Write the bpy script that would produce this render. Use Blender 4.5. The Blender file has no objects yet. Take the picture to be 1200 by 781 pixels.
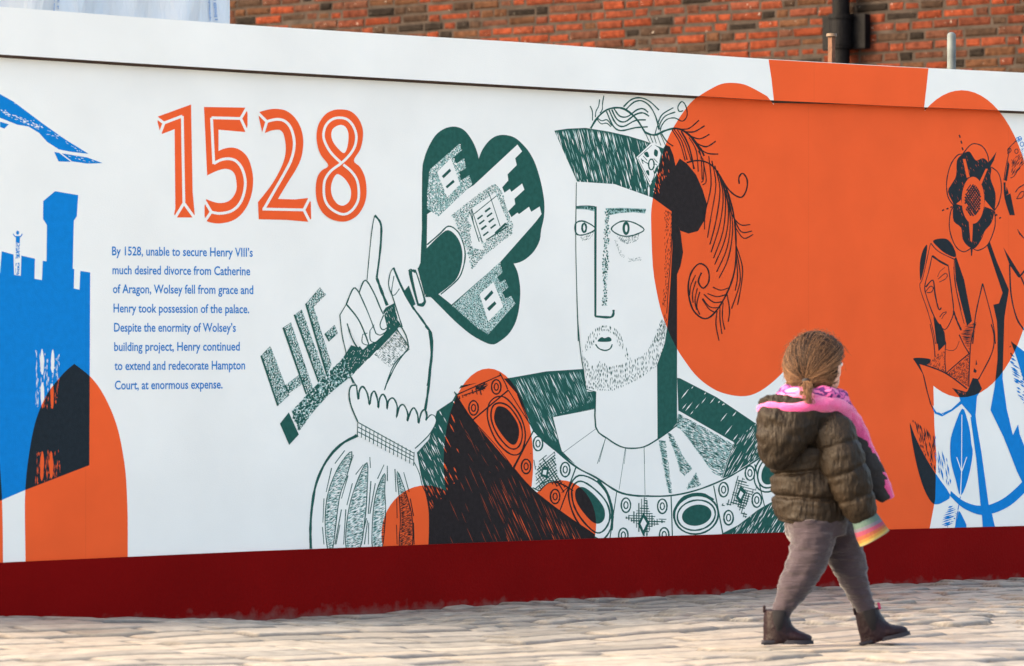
import bpy, bmesh, math, random
import numpy as np
from mathutils import Vector, Matrix, noise
from mathutils.geometry import tessellate_polygon

R = math.radians
random.seed(11)
scene = bpy.context.scene
COL = scene.collection

# ------------------------------------------------------------------ camera
FPX = 5400.0                      # focal length in pixels of a 1200 px wide frame
CAM_H = 0.897
PITCH = math.atan(37.5 / FPX)
cam_d = bpy.data.cameras.new('camera')
cam = bpy.data.objects.new('camera', cam_d)
COL.objects.link(cam)
cam.location = (0, 0, CAM_H)
cam.rotation_euler = (R(90) + PITCH, 0, 0)
cam_d.sensor_fit = 'HORIZONTAL'
cam_d.sensor_width = 36.0
cam_d.lens = FPX / 1200.0 * 36.0
cam_d.clip_start = 0.1
cam_d.clip_end = 3000
cam_d.dof.use_dof = True
cam_d.dof.focus_distance = 18.4
cam_d.dof.aperture_fstop = 7.0
scene.camera = cam

# ------------------------------------------------------------------ light
SUN_DIR = Vector((-0.90, -0.25, 0.50)).normalized()      # towards the sun
sun_el = math.asin(SUN_DIR.z)
world = bpy.data.worlds.new('World')
scene.world = world
world.use_nodes = True
wn = world.node_tree.nodes
wn.clear()
wo = wn.new('ShaderNodeOutputWorld')
wb = wn.new('ShaderNodeBackground')
ws = wn.new('ShaderNodeTexSky')
ws.sky_type = 'NISHITA'
ws.sun_disc = False
ws.sun_elevation = max(sun_el, R(16))
ws.sun_rotation = math.atan2(SUN_DIR.x, SUN_DIR.y)
ws.altitude = 0
ws.air_density = 0.9
ws.dust_density = 5.5
ws.ozone_density = 0.7
wb.inputs['Strength'].default_value = 0.15
wt = wn.new('ShaderNodeVectorMath')          # hazy late-day sky, a little warmer than clear blue
wt.operation = 'MULTIPLY'
wt.inputs[1].default_value = (1.10, 1.04, 0.92)
world.node_tree.links.new(ws.outputs[0], wt.inputs[0])
world.node_tree.links.new(wt.outputs[0], wb.inputs[0])
world.node_tree.links.new(wb.outputs[0], wo.inputs[0])

sun_d = bpy.data.lights.new('sun', 'SUN')
sun_d.energy = 0.6
sun_d.angle = R(16)
sun_d.color = (1.0, 0.78, 0.55)
sun = bpy.data.objects.new('sun', sun_d)
COL.objects.link(sun)
sun.rotation_euler = (-SUN_DIR).to_track_quat('-Z', 'Y').to_euler()

scene.view_settings.view_transform = 'Standard'
scene.view_settings.look = 'None'
scene.view_settings.exposure = 2.3
scene.view_settings.gamma = 1.0
scene.view_settings.use_curve_mapping = False
scene.cycles.max_bounces = 6
scene.cycles.use_denoising = True

# ------------------------------------------------------------------ helpers
def rot_cam(u, v):
    """world direction of photo pixel (u, v)"""
    x, y = (u - 600.0) / FPX, -(v - 390.5) / FPX
    c, s = math.cos(PITCH), math.sin(PITCH)
    return Vector((x, c - y * s, y * c + s))

def lin(r, g, b):
    f = lambda c: (c / 255.0) / 12.92 if c <= 10 else (((c / 255.0) + 0.055) / 1.055) ** 2.4
    return (f(r), f(g), f(b), 1.0)

def mat(name, col, rough=0.55, spec=0.4, var=0.0, scale=6.0, bump=0.0, bscale=60.0, metal=0.0, sheen=0.0, seam=None, seam_k=.07, stretch=None):
    """principled material with a little procedural unevenness"""
    m = bpy.data.materials.new(name)
    m.use_nodes = True
    nt = m.node_tree
    b = nt.nodes['Principled BSDF']
    b.inputs['Roughness'].default_value = rough
    b.inputs['Specular IOR Level'].default_value = spec
    b.inputs['Metallic'].default_value = metal
    if sheen:
        b.inputs['Sheen Weight'].default_value = sheen
    tc = nt.nodes.new('ShaderNodeTexCoord')
    n = nt.nodes.new('ShaderNodeTexNoise')
    n.inputs['Scale'].default_value = scale
    n.inputs['Detail'].default_value = 7
    nt.links.new(tc.outputs['Object'], n.inputs['Vector'])
    mr = nt.nodes.new('ShaderNodeMapRange')
    mr.inputs['From Min'].default_value = 0.3
    mr.inputs['From Max'].default_value = 0.7
    mr.inputs['To Min'].default_value = 1.0 - var
    mr.inputs['To Max'].default_value = 1.0 + var
    nt.links.new(n.outputs['Fac'], mr.inputs['Value'])
    mx = nt.nodes.new('ShaderNodeVectorMath')
    mx.operation = 'SCALE'
    mx.inputs[0].default_value = col[:3]
    nt.links.new(mr.outputs[0], mx.inputs['Scale'])
    if seam is not None:
        # hairline joints between the boards, every 1.22 m
        sp = nt.nodes.new('ShaderNodeSeparateXYZ'); nt.links.new(tc.outputs['Object'], sp.inputs[0])
        q1 = nt.nodes.new('ShaderNodeMath'); q1.operation = 'SUBTRACT'; q1.inputs[1].default_value = seam; nt.links.new(sp.outputs['X'], q1.inputs[0])
        q2 = nt.nodes.new('ShaderNodeMath'); q2.operation = 'FLOORED_MODULO'; q2.inputs[1].default_value = 1.22; nt.links.new(q1.outputs[0], q2.inputs[0])
        q3 = nt.nodes.new('ShaderNodeMath'); q3.operation = 'LESS_THAN'; q3.inputs[1].default_value = .0035; nt.links.new(q2.outputs[0], q3.inputs[0])
        q4 = nt.nodes.new('ShaderNodeMath'); q4.operation = 'MULTIPLY_ADD'; q4.inputs[1].default_value = -seam_k; q4.inputs[2].default_value = 1.0; nt.links.new(q3.outputs[0], q4.inputs[0])
        my = nt.nodes.new('ShaderNodeVectorMath'); my.operation = 'SCALE'
        nt.links.new(mx.outputs[0], my.inputs[0]); nt.links.new(q4.outputs[0], my.inputs['Scale']); mx = my
    nt.links.new(mx.outputs[0], b.inputs['Base Color'])
    if bump:
        n2 = nt.nodes.new('ShaderNodeTexNoise')
        n2.inputs['Scale'].default_value = bscale
        n2.inputs['Detail'].default_value = 5
        if stretch:
            mp = nt.nodes.new('ShaderNodeMapping'); mp.inputs['Scale'].default_value = stretch
            nt.links.new(tc.outputs['Object'], mp.inputs['Vector']); nt.links.new(mp.outputs[0], n2.inputs['Vector'])
        else:
            nt.links.new(tc.outputs['Object'], n2.inputs['Vector'])
        bp = nt.nodes.new('ShaderNodeBump')
        bp.inputs['Strength'].default_value = bump
        bp.inputs['Distance'].default_value = 0.01
        nt.links.new(n2.outputs['Fac'], bp.inputs['Height'])
        nt.links.new(bp.outputs[0], b.inputs['Normal'])
    return m

def empty(name, loc=(0, 0, 0), rz=0.0, label=None, cat=None, group=None):
    o = bpy.data.objects.new(name, None)
    COL.objects.link(o)
    o.location = loc
    o.rotation_euler = (0, 0, rz)
    o.empty_display_size = 0.1
    tag(o, label, cat, group)
    return o

def tag(o, label=None, cat=None, group=None, kind=None):
    if label: o['label'] = label
    if cat: o['category'] = cat
    if group: o['group'] = group
    if kind: o['kind'] = kind
    return o

def link_mesh(name, me, mats, parent=None, smooth=False):
    o = bpy.data.objects.new(name, me)
    COL.objects.link(o)
    for m in (mats if isinstance(mats, (list, tuple)) else [mats]):
        me.materials.append(m)
    if parent: o.parent = parent
    if smooth:
        me.polygons.foreach_set('use_smooth', [True] * len(me.polygons))
    return o

def from_bm(name, bm, mats, parent=None, smooth=False):
    me = bpy.data.meshes.new(name)
    bm.normal_update()
    bm.to_mesh(me)
    bm.free()
    return link_mesh(name, me, mats, parent, smooth)

def from_py(name, vs, fs, mats, parent=None, smooth=False, mi=None):
    me = bpy.data.meshes.new(name)
    me.from_pydata(vs, [], fs)
    if mi is not None:
        me.polygons.foreach_set('material_index', mi)
    me.update()
    return link_mesh(name, me, mats, parent, smooth)

def add_box(bm, a, b, bevel=0.0):
    x0, y0, z0 = a; x1, y1, z1 = b
    M = Matrix.Translation(((x0 + x1) / 2, (y0 + y1) / 2, (z0 + z1) / 2)) @ Matrix.Diagonal((x1 - x0, y1 - y0, z1 - z0, 1))
    r = bmesh.ops.create_cube(bm, size=1, matrix=M)
    if bevel:
        es = list({e for v in r['verts'] for e in v.link_edges})
        bmesh.ops.bevel(bm, geom=es, offset=bevel, segments=2, affect='EDGES', profile=0.7)

def catmull(pts, n=6, closed=False):
    P = [Vector(p) for p in pts]
    N = len(P)
    if N < 3: return P
    out = []
    rng = range(N) if closed else range(N - 1)
    for i in rng:
        if closed:
            p0, p1, p2, p3 = P[(i - 1) % N], P[i], P[(i + 1) % N], P[(i + 2) % N]
        else:
            p0, p1, p2, p3 = P[max(i - 1, 0)], P[i], P[i + 1], P[min(i + 2, N - 1)]
        for k in range(n):
            t = k / n
            out.append(0.5 * ((2 * p1) + (-p0 + p2) * t + (2 * p0 - 5 * p1 + 4 * p2 - p3) * t * t + (-p0 + 3 * p1 - 3 * p2 + p3) * t ** 3))
    if not closed: out.append(P[-1])
    return out

# ------------------------------------------------------------------ the hoarding's plane
WD = Vector((5880.0, 5400.0, 0)).normalized()     # along the boards
WN = Vector((WD.y, -WD.x, 0))                     # out of the boards towards the viewer
WALL_O = Vector((1.246, 18.69, 0))
WALL_RZ = math.atan2(WD.y, WD.x)

def P(u, v, off=0.0):
    """photo pixel -> point on the plane `off` metres proud of the boards, in the hoarding's own frame"""
    d = rot_cam(u, v)
    o = Vector((0, 0, CAM_H))
    t = ((WALL_O + WN * off) - o).dot(WN) / d.dot(WN)
    w = o + d * t - WALL_O
    return Vector((w.dot(WD), -off, w.z))

# ------------------------------------------------------------------ the ground
def wall_base(s):
    """height of the paving at the foot of the boards"""
    return 0.0

_bl = [P(u, v) for u, v in ((0, 720), (120, 723), (250, 725.5), (320, 725.5), (400, 720), (480, 713.5), (600, 705), (800, 695), (960, 687), (1200, 679))]
_bs = np.array([p.x for p in _bl]); _bz = np.array([p.z for p in _bl])
def ground_z(x, y):
    """numpy heights of the old uneven paving"""
    dx, dy = x - WALL_O.x, y - WALL_O.y
    s = dx * WD.x + dy * WD.y
    t = dx * WN.x + dy * WN.y            # distance in front of the boards
    edge = np.interp(s, _bs, _bz)
    k = np.clip(1.0 - np.abs(t) / 2.2, 0, 1) ** 1.2
    z = edge * k
    z = z + 0.012 * np.sin(1.9 * s + 0.7 * t) * np.sin(2.3 * t + 0.5) * (1 - k)
    return z, s, t
# ------------------------------------------------------------------ the hoarding: boards, capping, skirting
hoard = empty('hoarding', WALL_O, WALL_RZ,
              'long white and orange painted hoarding with a printed history mural and dark red skirting', 'hoarding')
SEAM = P(947, 300).x
INK = {
    'W': mat('white_board_paint', (.80, .80, .76), .45, .15, .035, 3.0, .10, 220),
    'O': mat('orange_print', (.80, .108, .027), .5, .04, .05, 4.0, .10, 220, seam=SEAM),
    'G': mat('dark_green_ink', (.017, .090, .074), .5, .06, .16, 55.0, .10, 220, seam=SEAM),
    'B': mat('blue_ink', (.003, .195, .56), .5, .05, .06, 40.0, .10, 220, seam=SEAM),
    'K': mat('green_over_orange_ink', (.018, .014, .015), .5, .08, .2, 55.0, .10, 220, seam=SEAM),
    'N': mat('blue_over_orange_ink', (.012, .019, .026), .5, .08, .15, 55.0, .10, 220, seam=SEAM),
    'T': mat('text_blue_ink', (.003, .175, .50), .5, .05, .05, 40.0, .10, 220, seam=SEAM),
    'L': mat('pale_green_ink', (.30, .47, .44), .5, .08, .25, 60.0, .10, 220, seam=SEAM),
    'P': mat('pale_green_over_orange_ink', (.26, .045, .018), .5, .08, .25, 60.0, .10, 220, seam=SEAM),
}
OVER = {'W': 'O', 'G': 'K', 'B': 'N', 'O': 'O', 'T': 'T', 'L': 'P'}
red_mat = mat('dark_red_gloss', (.165, .0026, .0026), .55, .02, .10, 2.5, .12, 90)
# dust and splashes low on the skirting
nt = red_mat.node_tree; N = nt.nodes; L = nt.links
bb = N['Principled BSDF']; src = bb.inputs['Base Color'].links[0].from_socket
tc = N.new('ShaderNodeTexCoord'); sx = N.new('ShaderNodeSeparateXYZ'); L.new(tc.outputs['Object'], sx.inputs[0])
ns = N.new('ShaderNodeTexNoise'); ns.inputs['Scale'].default_value = 22; ns.inputs['Detail'].default_value = 8; L.new(tc.outputs['Object'], ns.inputs['Vector'])
m1 = N.new('ShaderNodeMath'); m1.operation = 'MULTIPLY_ADD'; m1.inputs[1].default_value = -16.0; m1.inputs[2].default_value = .05
L.new(sx.outputs['Z'], m1.inputs[0])
m2 = N.new('ShaderNodeMath'); m2.operation = 'MULTIPLY_ADD'; m2.inputs[1].default_value = 1.9; m2.use_clamp = True
L.new(ns.outputs['Fac'], m2.inputs[0])
m3 = N.new('ShaderNodeMath'); m3.operation = 'SUBTRACT'; m3.inputs[1].default_value = .82; L.new(m1.outputs[0], m3.inputs[0])
L.new(m3.outputs[0], m2.inputs[2])
mx = N.new('ShaderNodeMix'); mx.data_type = 'RGBA'; mx.inputs['B'].default_value = (.15, .075, .065, 1)
L.new(m2.outputs[0], mx.inputs['Factor']); L.new(src, mx.inputs['A']); L.new(mx.outputs['Result'], bb.inputs['Base Color'])
gap_mat = mat('dark_gap_shade', (.10, .07, .06), .8, .2, .2, 9)  # dark tone of the gap; also paints in shade under the fascia

TOP = [(0, 8), (150, 19.5), (300, 30.3), (450, 40), (600, 49), (750, 59.5), (900, 69.5), (1050, 78), (1200, 85.5)]
JOINT = [(0, 64), (150, 73.8), (300, 83), (450, 91.7), (600, 100.3), (750, 108.8), (900, 117.6), (1050, 124.6), (1200, 130.6)]
SKIRT = [(0, 659.8), (150, 653), (300, 646.2), (450, 640.5), (600, 634.6), (750, 629.3), (900, 624.8), (1050, 620.6), (1200, 616.6)]

def edge_line(pts, off):
    q = [P(u, v, off) for u, v in pts]
    a = q[0] + (q[0] - q[1]).normalized() * 1.6
    b_ = q[-1] + (q[-1] - q[-2]).normalized() * 3.0
    return [a] + q + [b_]

def slab(name, upper, lower, front, back, m, parent):
    """board between two edge lines, `front` and `back` metres proud of the panel plane"""
    n = len(upper); vs = []; fs = []
    for (l_, off) in ((upper, front), (lower, front), (upper, back), (lower, back)):
        vs += [(p.x, -off, p.z) for p in l_]
    for i in range(n - 1):
        u0, u1, l0, l1 = i, i + 1, n + i, n + i + 1
        U0, U1, L0, L1 = 2 * n + i, 2 * n + i + 1, 3 * n + i, 3 * n + i + 1
        fs += [(l0, l1, u1, u0), (L1, L0, U0, U1), (u0, u1, U1, U0), (l1, l0, L0, L1)]
    fs += [(n, 0, 2 * n, 3 * n), (n - 1, 2 * n - 1, 4 * n - 1, 3 * n - 1)]
    return from_py(name, vs, fs, m, parent)

FAS = 0.032
down = lambda l_, d: [Vector((p.x, p.y, p.z - d)) for p in l_]
fas_top, fas_bot = edge_line(TOP, FAS), edge_line(JOINT, FAS)
sk_top = edge_line(SKIRT, .010)
floor_l = [Vector((p.x, 0, -.12)) for p in sk_top]
panel_top = down(edge_line(JOINT, 0.0), .011)
slab('panel', panel_top, floor_l, 0.0, -.018, INK['W'], hoard)
fascia = slab('top_fascia', fas_top, fas_bot, FAS, FAS - .020, INK['W'], hoard)
fascia.data.materials.append(gap_mat)              # underside darkened: shade below the fascia put into the colour
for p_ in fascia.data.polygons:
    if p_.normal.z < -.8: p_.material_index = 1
slab('backing_rail', down(fas_top, .03), down(fas_bot, .06), FAS - .022, -.05, gap_mat, hoard) if False else None
# the rail behind the shadow gap
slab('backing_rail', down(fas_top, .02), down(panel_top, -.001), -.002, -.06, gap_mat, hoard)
slab('red_skirting', sk_top, floor_l, .010, .0005, red_mat, hoard)
# posts and rails behind the boards
tim = mat('rough_timber', (.28, .19, .11), .85, .2, .25, 12, .4, 50)
xx = fas_top[0].x + .15
while xx < fas_top[-1].x:
    bm = bmesh.new(); add_box(bm, (xx - .04, .07, -.1), (xx + .04, .17, 1.93), .004)
    from_bm('support_post', bm, tim, hoard); xx += 1.22

# ------------------------------------------------------------------ print engine (all coordinates are photo pixels, laid onto the boards)
def Z(ox, oy, s):
    def f(txt):
        out = []
        for t in txt.split():
            a, b_ = t.split(',')
            out.append((ox + float(a) / s, oy + float(b_) / s))
        return out
    return f
za, zb = Z(170, 110, 4.8786), Z(295, 110, 4.88)
zc, zd, ze, zf = Z(1060, 150, 5.207), Z(1060, 270, 6.007), Z(1060, 380, 6.007), Z(1050, 490, 5.207)
zg, zh, zw, zx = Z(0, 400, 3.006), Z(380, 230, 3.55), Z(0, 200, 3.907), Z(0, 0, 3.907)
zl, zm, zn, zo = Z(480, 140, 5.576), Z(480, 260, 4.882), Z(680, 100, 6.507), Z(650, 220, 4.339)
zp, zq, zr, zs = Z(770, 200, 3.55), Z(640, 370, 4.595), Z(500, 420, 3.55), Z(700, 450, 4.11)
zt, zu, zv, zy = Z(640, 90, 5.206), Z(340, 500, 3.907), Z(300, 380, 4.883), Z(760, 90, 5.206)
z2, z3, z4, z1 = Z(500, 430, 6.007), Z(600, 500, 5.58), Z(1140, 150, 7.81), Z(0, 0, 1)

def ell(cx, cy, rx, ry, rot=0, n=48):
    c, s = math.cos(R(rot)), math.sin(R(rot))
    return [(cx + rx * math.cos(a) * c - ry * math.sin(a) * s, cy + rx * math.cos(a) * s + ry * math.sin(a) * c)
            for a in (2 * math.pi * k / n for k in range(n))]

def smooth(pts, n=5, closed=True):
    return [(p.x, p.y) for p in catmull([Vector((a, b_, 0)) for a, b_ in pts], n, closed)]

def area2(p):
    return sum(p[i - 1][0] * p[i][1] - p[i][0] * p[i - 1][1] for i in range(len(p)))

def ccw(p):
    return p if area2(p) > 0 else p[::-1]

ARCH = ccw(smooth(zg('450,790 450,640 448,560 443,470 432,390 415,310 390,240 355,172 315,122 262,80'), 4, False)
           + smooth(zg('262,80 235,102 205,135 170,180 140,240 118,310 102,400 92,480 88,560 88,640 90,790'), 4, False)[1:])
ARCH0 = ccw([(-150, 470), (-40, 490), (-8, 515), (0, 545), (2.2, 580), (3.2, 620), (3.6, 668), (-150, 668)])
OVAL = ccw(ell(572.4, 541, 52.5, 109))
CIRC4 = ccw(ell(499, 627, 52, 58))
CIRC5 = ccw(ell(657.7, 615, 41, 52))
def hull(p):
    p = sorted(p); out = []
    for q in (p, p[::-1]):
        h = []
        for a in q:
            while len(h) > 1 and (h[-1][0] - h[-2][0]) * (a[1] - h[-2][1]) - (h[-1][1] - h[-2][1]) * (a[0] - h[-2][0]) <= 0: h.pop()
            h.append(a)
        out += h[:-1]
    return out
DISC = ccw(hull(smooth([(903, 118), (894.5, 110.7), (883, 104), (871.4, 99), (858, 97.3), (845.5, 98.6), (833, 104.4), (820.5, 112), (809, 121), (793.7, 142), (781, 167), (770, 205), (764, 240), (763, 260), (765, 312), (770, 344.5), (775.6, 367.5),
             (784, 390), (793.4, 409), (801, 421), (814, 438.5), (829, 451.6), (846, 460.5), (868, 464.6), (885, 461.5), (903, 450), (920.5, 433), (934, 413), (945, 380), (949, 300), (945, 230), (928, 160)], 3)))
BLOCK = ccw([(906.6, 121), (1083.4, 124), (1090, 300), (1095, 500), (1097.4, 534), (1096, 585), (1089, 622), (1087, 632), (942, 640), (930, 430)])
ROSED = ccw(ell(1127, 286, 87, 180, 0, 72))
LOWER = ccw([(540, 556), (600, 556), (650, 592), (655, 640), (530, 640)])
ORANGE = [ARCH0, ARCH, OVAL, CIRC4, CIRC5, DISC, BLOCK, ROSED, LOWER]
ABB = [(min(p[0] for p in o), max(p[0] for p in o), min(p[1] for p in o), max(p[1] for p in o)) for o in ORANGE]

def split_line(poly, a, b_):
    ins, out = [], []
    ex, ey = b_[0] - a[0], b_[1] - a[1]
    d = [ex * (p[1] - a[1]) - ey * (p[0] - a[0]) for p in poly]
    for i in range(len(poly)):
        p, q = poly[i - 1], poly[i]; dp, dq = d[i - 1], d[i]
        if (dp > 0) != (dq > 0):
            t = dp / (dp - dq); x = (p[0] + (q[0] - p[0]) * t, p[1] + (q[1] - p[1]) * t)
            ins.append(x); out.append(x)
        (ins if dq > 0 else out).append(q)
    return (ins if len(ins) > 2 else []), (out if len(out) > 2 else [])

def overprint(poly):
    """split one convex face along the borders of the orange print: (outside faces, inside faces)"""
    inside = []; todo = [poly]
    for o, bb_ in zip(ORANGE, ABB):
        nxt = []
        for p in todo:
            xs_ = [q[0] for q in p]; ys_ = [q[1] for q in p]
            if max(xs_) < bb_[0] or min(xs_) > bb_[1] or max(ys_) < bb_[2] or min(ys_) > bb_[3]:
                nxt.append(p); continue
            rem, outs = p, []
            for i in range(len(o)):
                rem, out = split_line(rem, o[i - 1], o[i])
                if out: outs.append(out)
                if not rem: break
            if not rem: nxt.append(p)
            else:
                inside.append(rem); nxt += outs
        todo = nxt
    return todo, inside

PARTS = {}
ORDER = [0]
CUR = ['x']
STEP, OFF0 = 0.00001, 0.0002
BASE = [0.0]
START = {'king_robe.001': 10, 'year_numerals': 10, 'history_text': 10, 'castle_picture': 10, 'brush_mark': 10, 'key_picture': 10, 'king_robe': 10, 'king_sleeve': 30, 'king_hand': 90,
         'king_collar': 30, 'king_face': 75, 'king_chain': 60, 'king_hat': 10, 'king_feather': 40, 'rose_picture': 10, 'woman_picture': 10, 'stem_and_leaf_picture': 60}
def part(name):
    CUR[0] = name; PARTS.setdefault(name, [])
    ORDER[0] = START.get(name, ORDER[0])
def face(ink, poly, off, clip=True):
    if abs(area2(poly)) < 1e-4: return
    L_ = PARTS[CUR[0]]
    if clip and OVER[ink] != ink:
        a, b_ = overprint(ccw(poly))
        L_ += [(ink, p, off) for p in a]; L_ += [(OVER[ink], p, off) for p in b_]
    else:
        L_.append((ink, poly, off))
def nxt():
    ORDER[0] += 1
    return BASE[0] + OFF0 + ORDER[0] * STEP
def fill(ink, pts, sm=0, clip=True):
    if sm: pts = smooth(pts, sm)
    off = nxt()
    for t in tessellate_polygon([[Vector((a, b_, 0)) for a, b_ in pts]]):
        face(ink, [pts[i] for i in t], off, clip)
def stroke(ink, pts, w=1.0, sm=4, closed=False, taper=0, clip=True, jit=.2):
    if sm and len(pts) > 2: pts = smooth(pts, sm, closed)
    elif closed: pts = list(pts)
    if ink == 'G' and len(pts) > 2: w *= 1.35 if CUR[0] == 'king_chain' else 1.3
    n = len(pts); off = nxt(); Lq, Rq = [], []
    for i in range(n):
        a = pts[i - 1] if (i or closed) else pts[0]
        c = pts[(i + 1) % n] if (i < n - 1 or closed) else pts[-1]
        dx, dy = c[0] - a[0], c[1] - a[1]; l_ = math.hypot(dx, dy) or 1
        ww = w * .5 * (1 + random.uniform(-jit, jit))
        f = i / max(n - 1, 1)
        if taper == 1: ww *= max(.18, 1 - f)
        if taper == 2: ww *= max(.2, math.sin(math.pi * f) ** .6)
        nx_, ny_ = -dy / l_ * ww, dx / l_ * ww
        if not closed and i == 0 and n > 1: pass
        p = pts[i]
        Lq.append((p[0] + nx_, p[1] + ny_)); Rq.append((p[0] - nx_, p[1] - ny_))
    for i in range(n if closed else n - 1):
        j = (i + 1) % n
        face(ink, [Lq[i], Rq[i], Rq[j]], off, clip); face(ink, [Lq[i], Rq[j], Lq[j]], off, clip)
def poly_line(ink, pts, w, clip=True):
    for i in range(len(pts) - 1): stroke(ink, [pts[i], pts[i + 1]], w, 0, jit=0, clip=clip)
def hatch(ink, poly, ang, gap, w, ln=(6, 14), skip=.2, jit=.3, taper=True, wob=0.0):
    """broken parallel strokes kept inside a polygon"""
    c, s = math.cos(R(ang)), math.sin(R(ang))
    q = [(x * c + y * s, -x * s + y * c) for x, y in poly]
    y = min(p[1] for p in q) + gap * .5; y1 = max(p[1] for p in q); off = nxt()
    while y < y1:
        xs_ = []
        for i in range(len(q)):
            a, b_ = q[i - 1], q[i]
            if (a[1] > y) != (b_[1] > y): xs_.append(a[0] + (y - a[1]) / (b_[1] - a[1]) * (b_[0] - a[0]))
        xs_.sort()
        for k in range(0, len(xs_) - 1, 2):
            x = xs_[k] + random.uniform(0, ln[0] * .3)
            while x < xs_[k + 1] - .4:
                l_ = min(random.uniform(*ln), xs_[k + 1] - x)
                if random.random() > skip and l_ > .5:
                    yy = y + random.uniform(-jit, jit) * gap; ww = w * random.uniform(.6, 1.3) * .5
                    dy = random.uniform(-wob, wob)
                    if taper: f_ = [(x, yy), (x + l_ * .4, yy - ww + dy * .4), (x + l_, yy + dy), (x + l_ * .45, yy + ww + dy * .45)]
                    else: f_ = [(x, yy - ww), (x + l_, yy - ww + dy), (x + l_, yy + ww + dy), (x, yy + ww)]
                    face(ink, [(a * c - b_ * s, a * s + b_ * c) for a, b_ in f_], off)
                x += l_ + random.uniform(.2, ln[0] * .5)
        y += gap
def chalk(ink, poly, dens=.55, size=1.6, ang=60):
    hatch(ink, poly, ang, size * .8, size * dens * 1.25, (size * .7, size * 2.2), .22, .5, True, .5)
def ring(ink, cx, cy, rx, ry, w, rot=0): stroke(ink, ell(cx, cy, rx, ry, rot, 28), w, 0, True)
def target_(cx, cy, r=1.0):
    fill('W', ell(cx, cy, 5.6 * r, 8.6 * r, 0, 20)); ring('G', cx, cy, 5.2 * r, 8.0 * r, 1.35); ring('G', cx, cy, 2.3 * r, 3.8 * r, 1.1)

# ---- flat orange print
for nm, o in zip(('orange_arch', 'orange_arch.001', 'orange_oval', 'orange_disc', 'orange_disc.001', 'orange_disc.002', 'orange_block', 'orange_disc.003', 'orange_block.001'), ORANGE):
    part(nm); fill('O', o, 0, False)

# ---- 1528
part('year_numerals')
W_ = lambda pts, w=3.2: poly_line('W', pts, w, False)
fill('O', za('70,132 263,62 272,560 284,692 276,708 178,708 166,690 173,655 169,203 98,230 85,215 72,165'), 0, False)
W_(za('108,168 213,128 222,632')); W_(za('222,626 170,712')); W_(za('222,626 284,712')); W_(za('110,170 62,134')); W_(za('108,168 84,232'))
fill('O', za('337,76 575,80 586,110 586,180 578,220 420,206 420,328') + smooth(za('420,328 450,315 495,308 540,320 580,355 605,410 618,490 610,570 585,640 545,695 495,728 430,742 380,738 350,728'), 4, False)[1:]
     + za('340,700 340,640 350,603') + smooth(za('350,603 380,615 420,625 465,620 500,595 522,550 522,500 512,460 490,437 455,430 415,440 380,455 355,468'), 4, False)[1:], 0, False)
W_(za('545,142 380,138 393,402')); W_(smooth(za('393,400 430,380 475,372 520,385 555,430 573,500 565,570 540,630 495,670 430,685 375,676'), 5, False))
W_(za('547,142 584,78')); W_(za('547,142 584,222')); W_(za('378,676 336,605')); W_(za('378,676 340,732'))
fill('O', smooth(zb('45,105 90,92 140,87 195,97 245,135 280,195 295,270 285,360 255,430 205,510 150,602'), 4, False) + zb('250,605 320,597 338,620 340,715 325,733 200,722 40,718 36,620')
     + smooth(zb('36,620 100,540 150,460 185,380 195,310 185,240 165,210 135,207 100,215 62,232'), 4, False)[1:] + zb('40,130'), 0, False)
W_(smooth(zb('85,160 140,147 185,155 220,190 240,250 242,310 225,380 190,450 130,555 72,656'), 5, False)); W_(zb('62,660 300,665')); W_(zb('86,160 38,112')); W_(zb('86,160 62,240'))
W_(zb('298,665 334,594')); W_(zb('298,665 334,736'))
fill('O', smooth(zb('500,90 560,98 605,135 632,190 636,250 620,320 584,383 620,420 648,480 657,560 645,630 610,690 565,722 515,732 455,718 405,680 375,620 366,550 375,480 400,440 438,410 395,350 375,290 371,230 385,170 420,120 460,97'), 4), 0, False)
fill('W', smooth(zb('500,180 530,185 550,215 553,260 545,310 528,340 495,315 465,275 455,235 465,200'), 4), 0, False)
fill('W', smooth(zb('490,460 530,485 560,530 568,570 558,615 525,640 490,630 462,590 453,540 465,490'), 4), 0, False)
W_(smooth(zb('513,397 455,340 422,285 410,235 425,180 460,147 500,138 545,147 580,185 598,240 590,300 560,350 513,397 455,440 420,490 412,550 420,610 450,655 500,685 540,688 580,660 608,610 612,550 600,490 565,440'), 5, True), 3.0)

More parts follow.
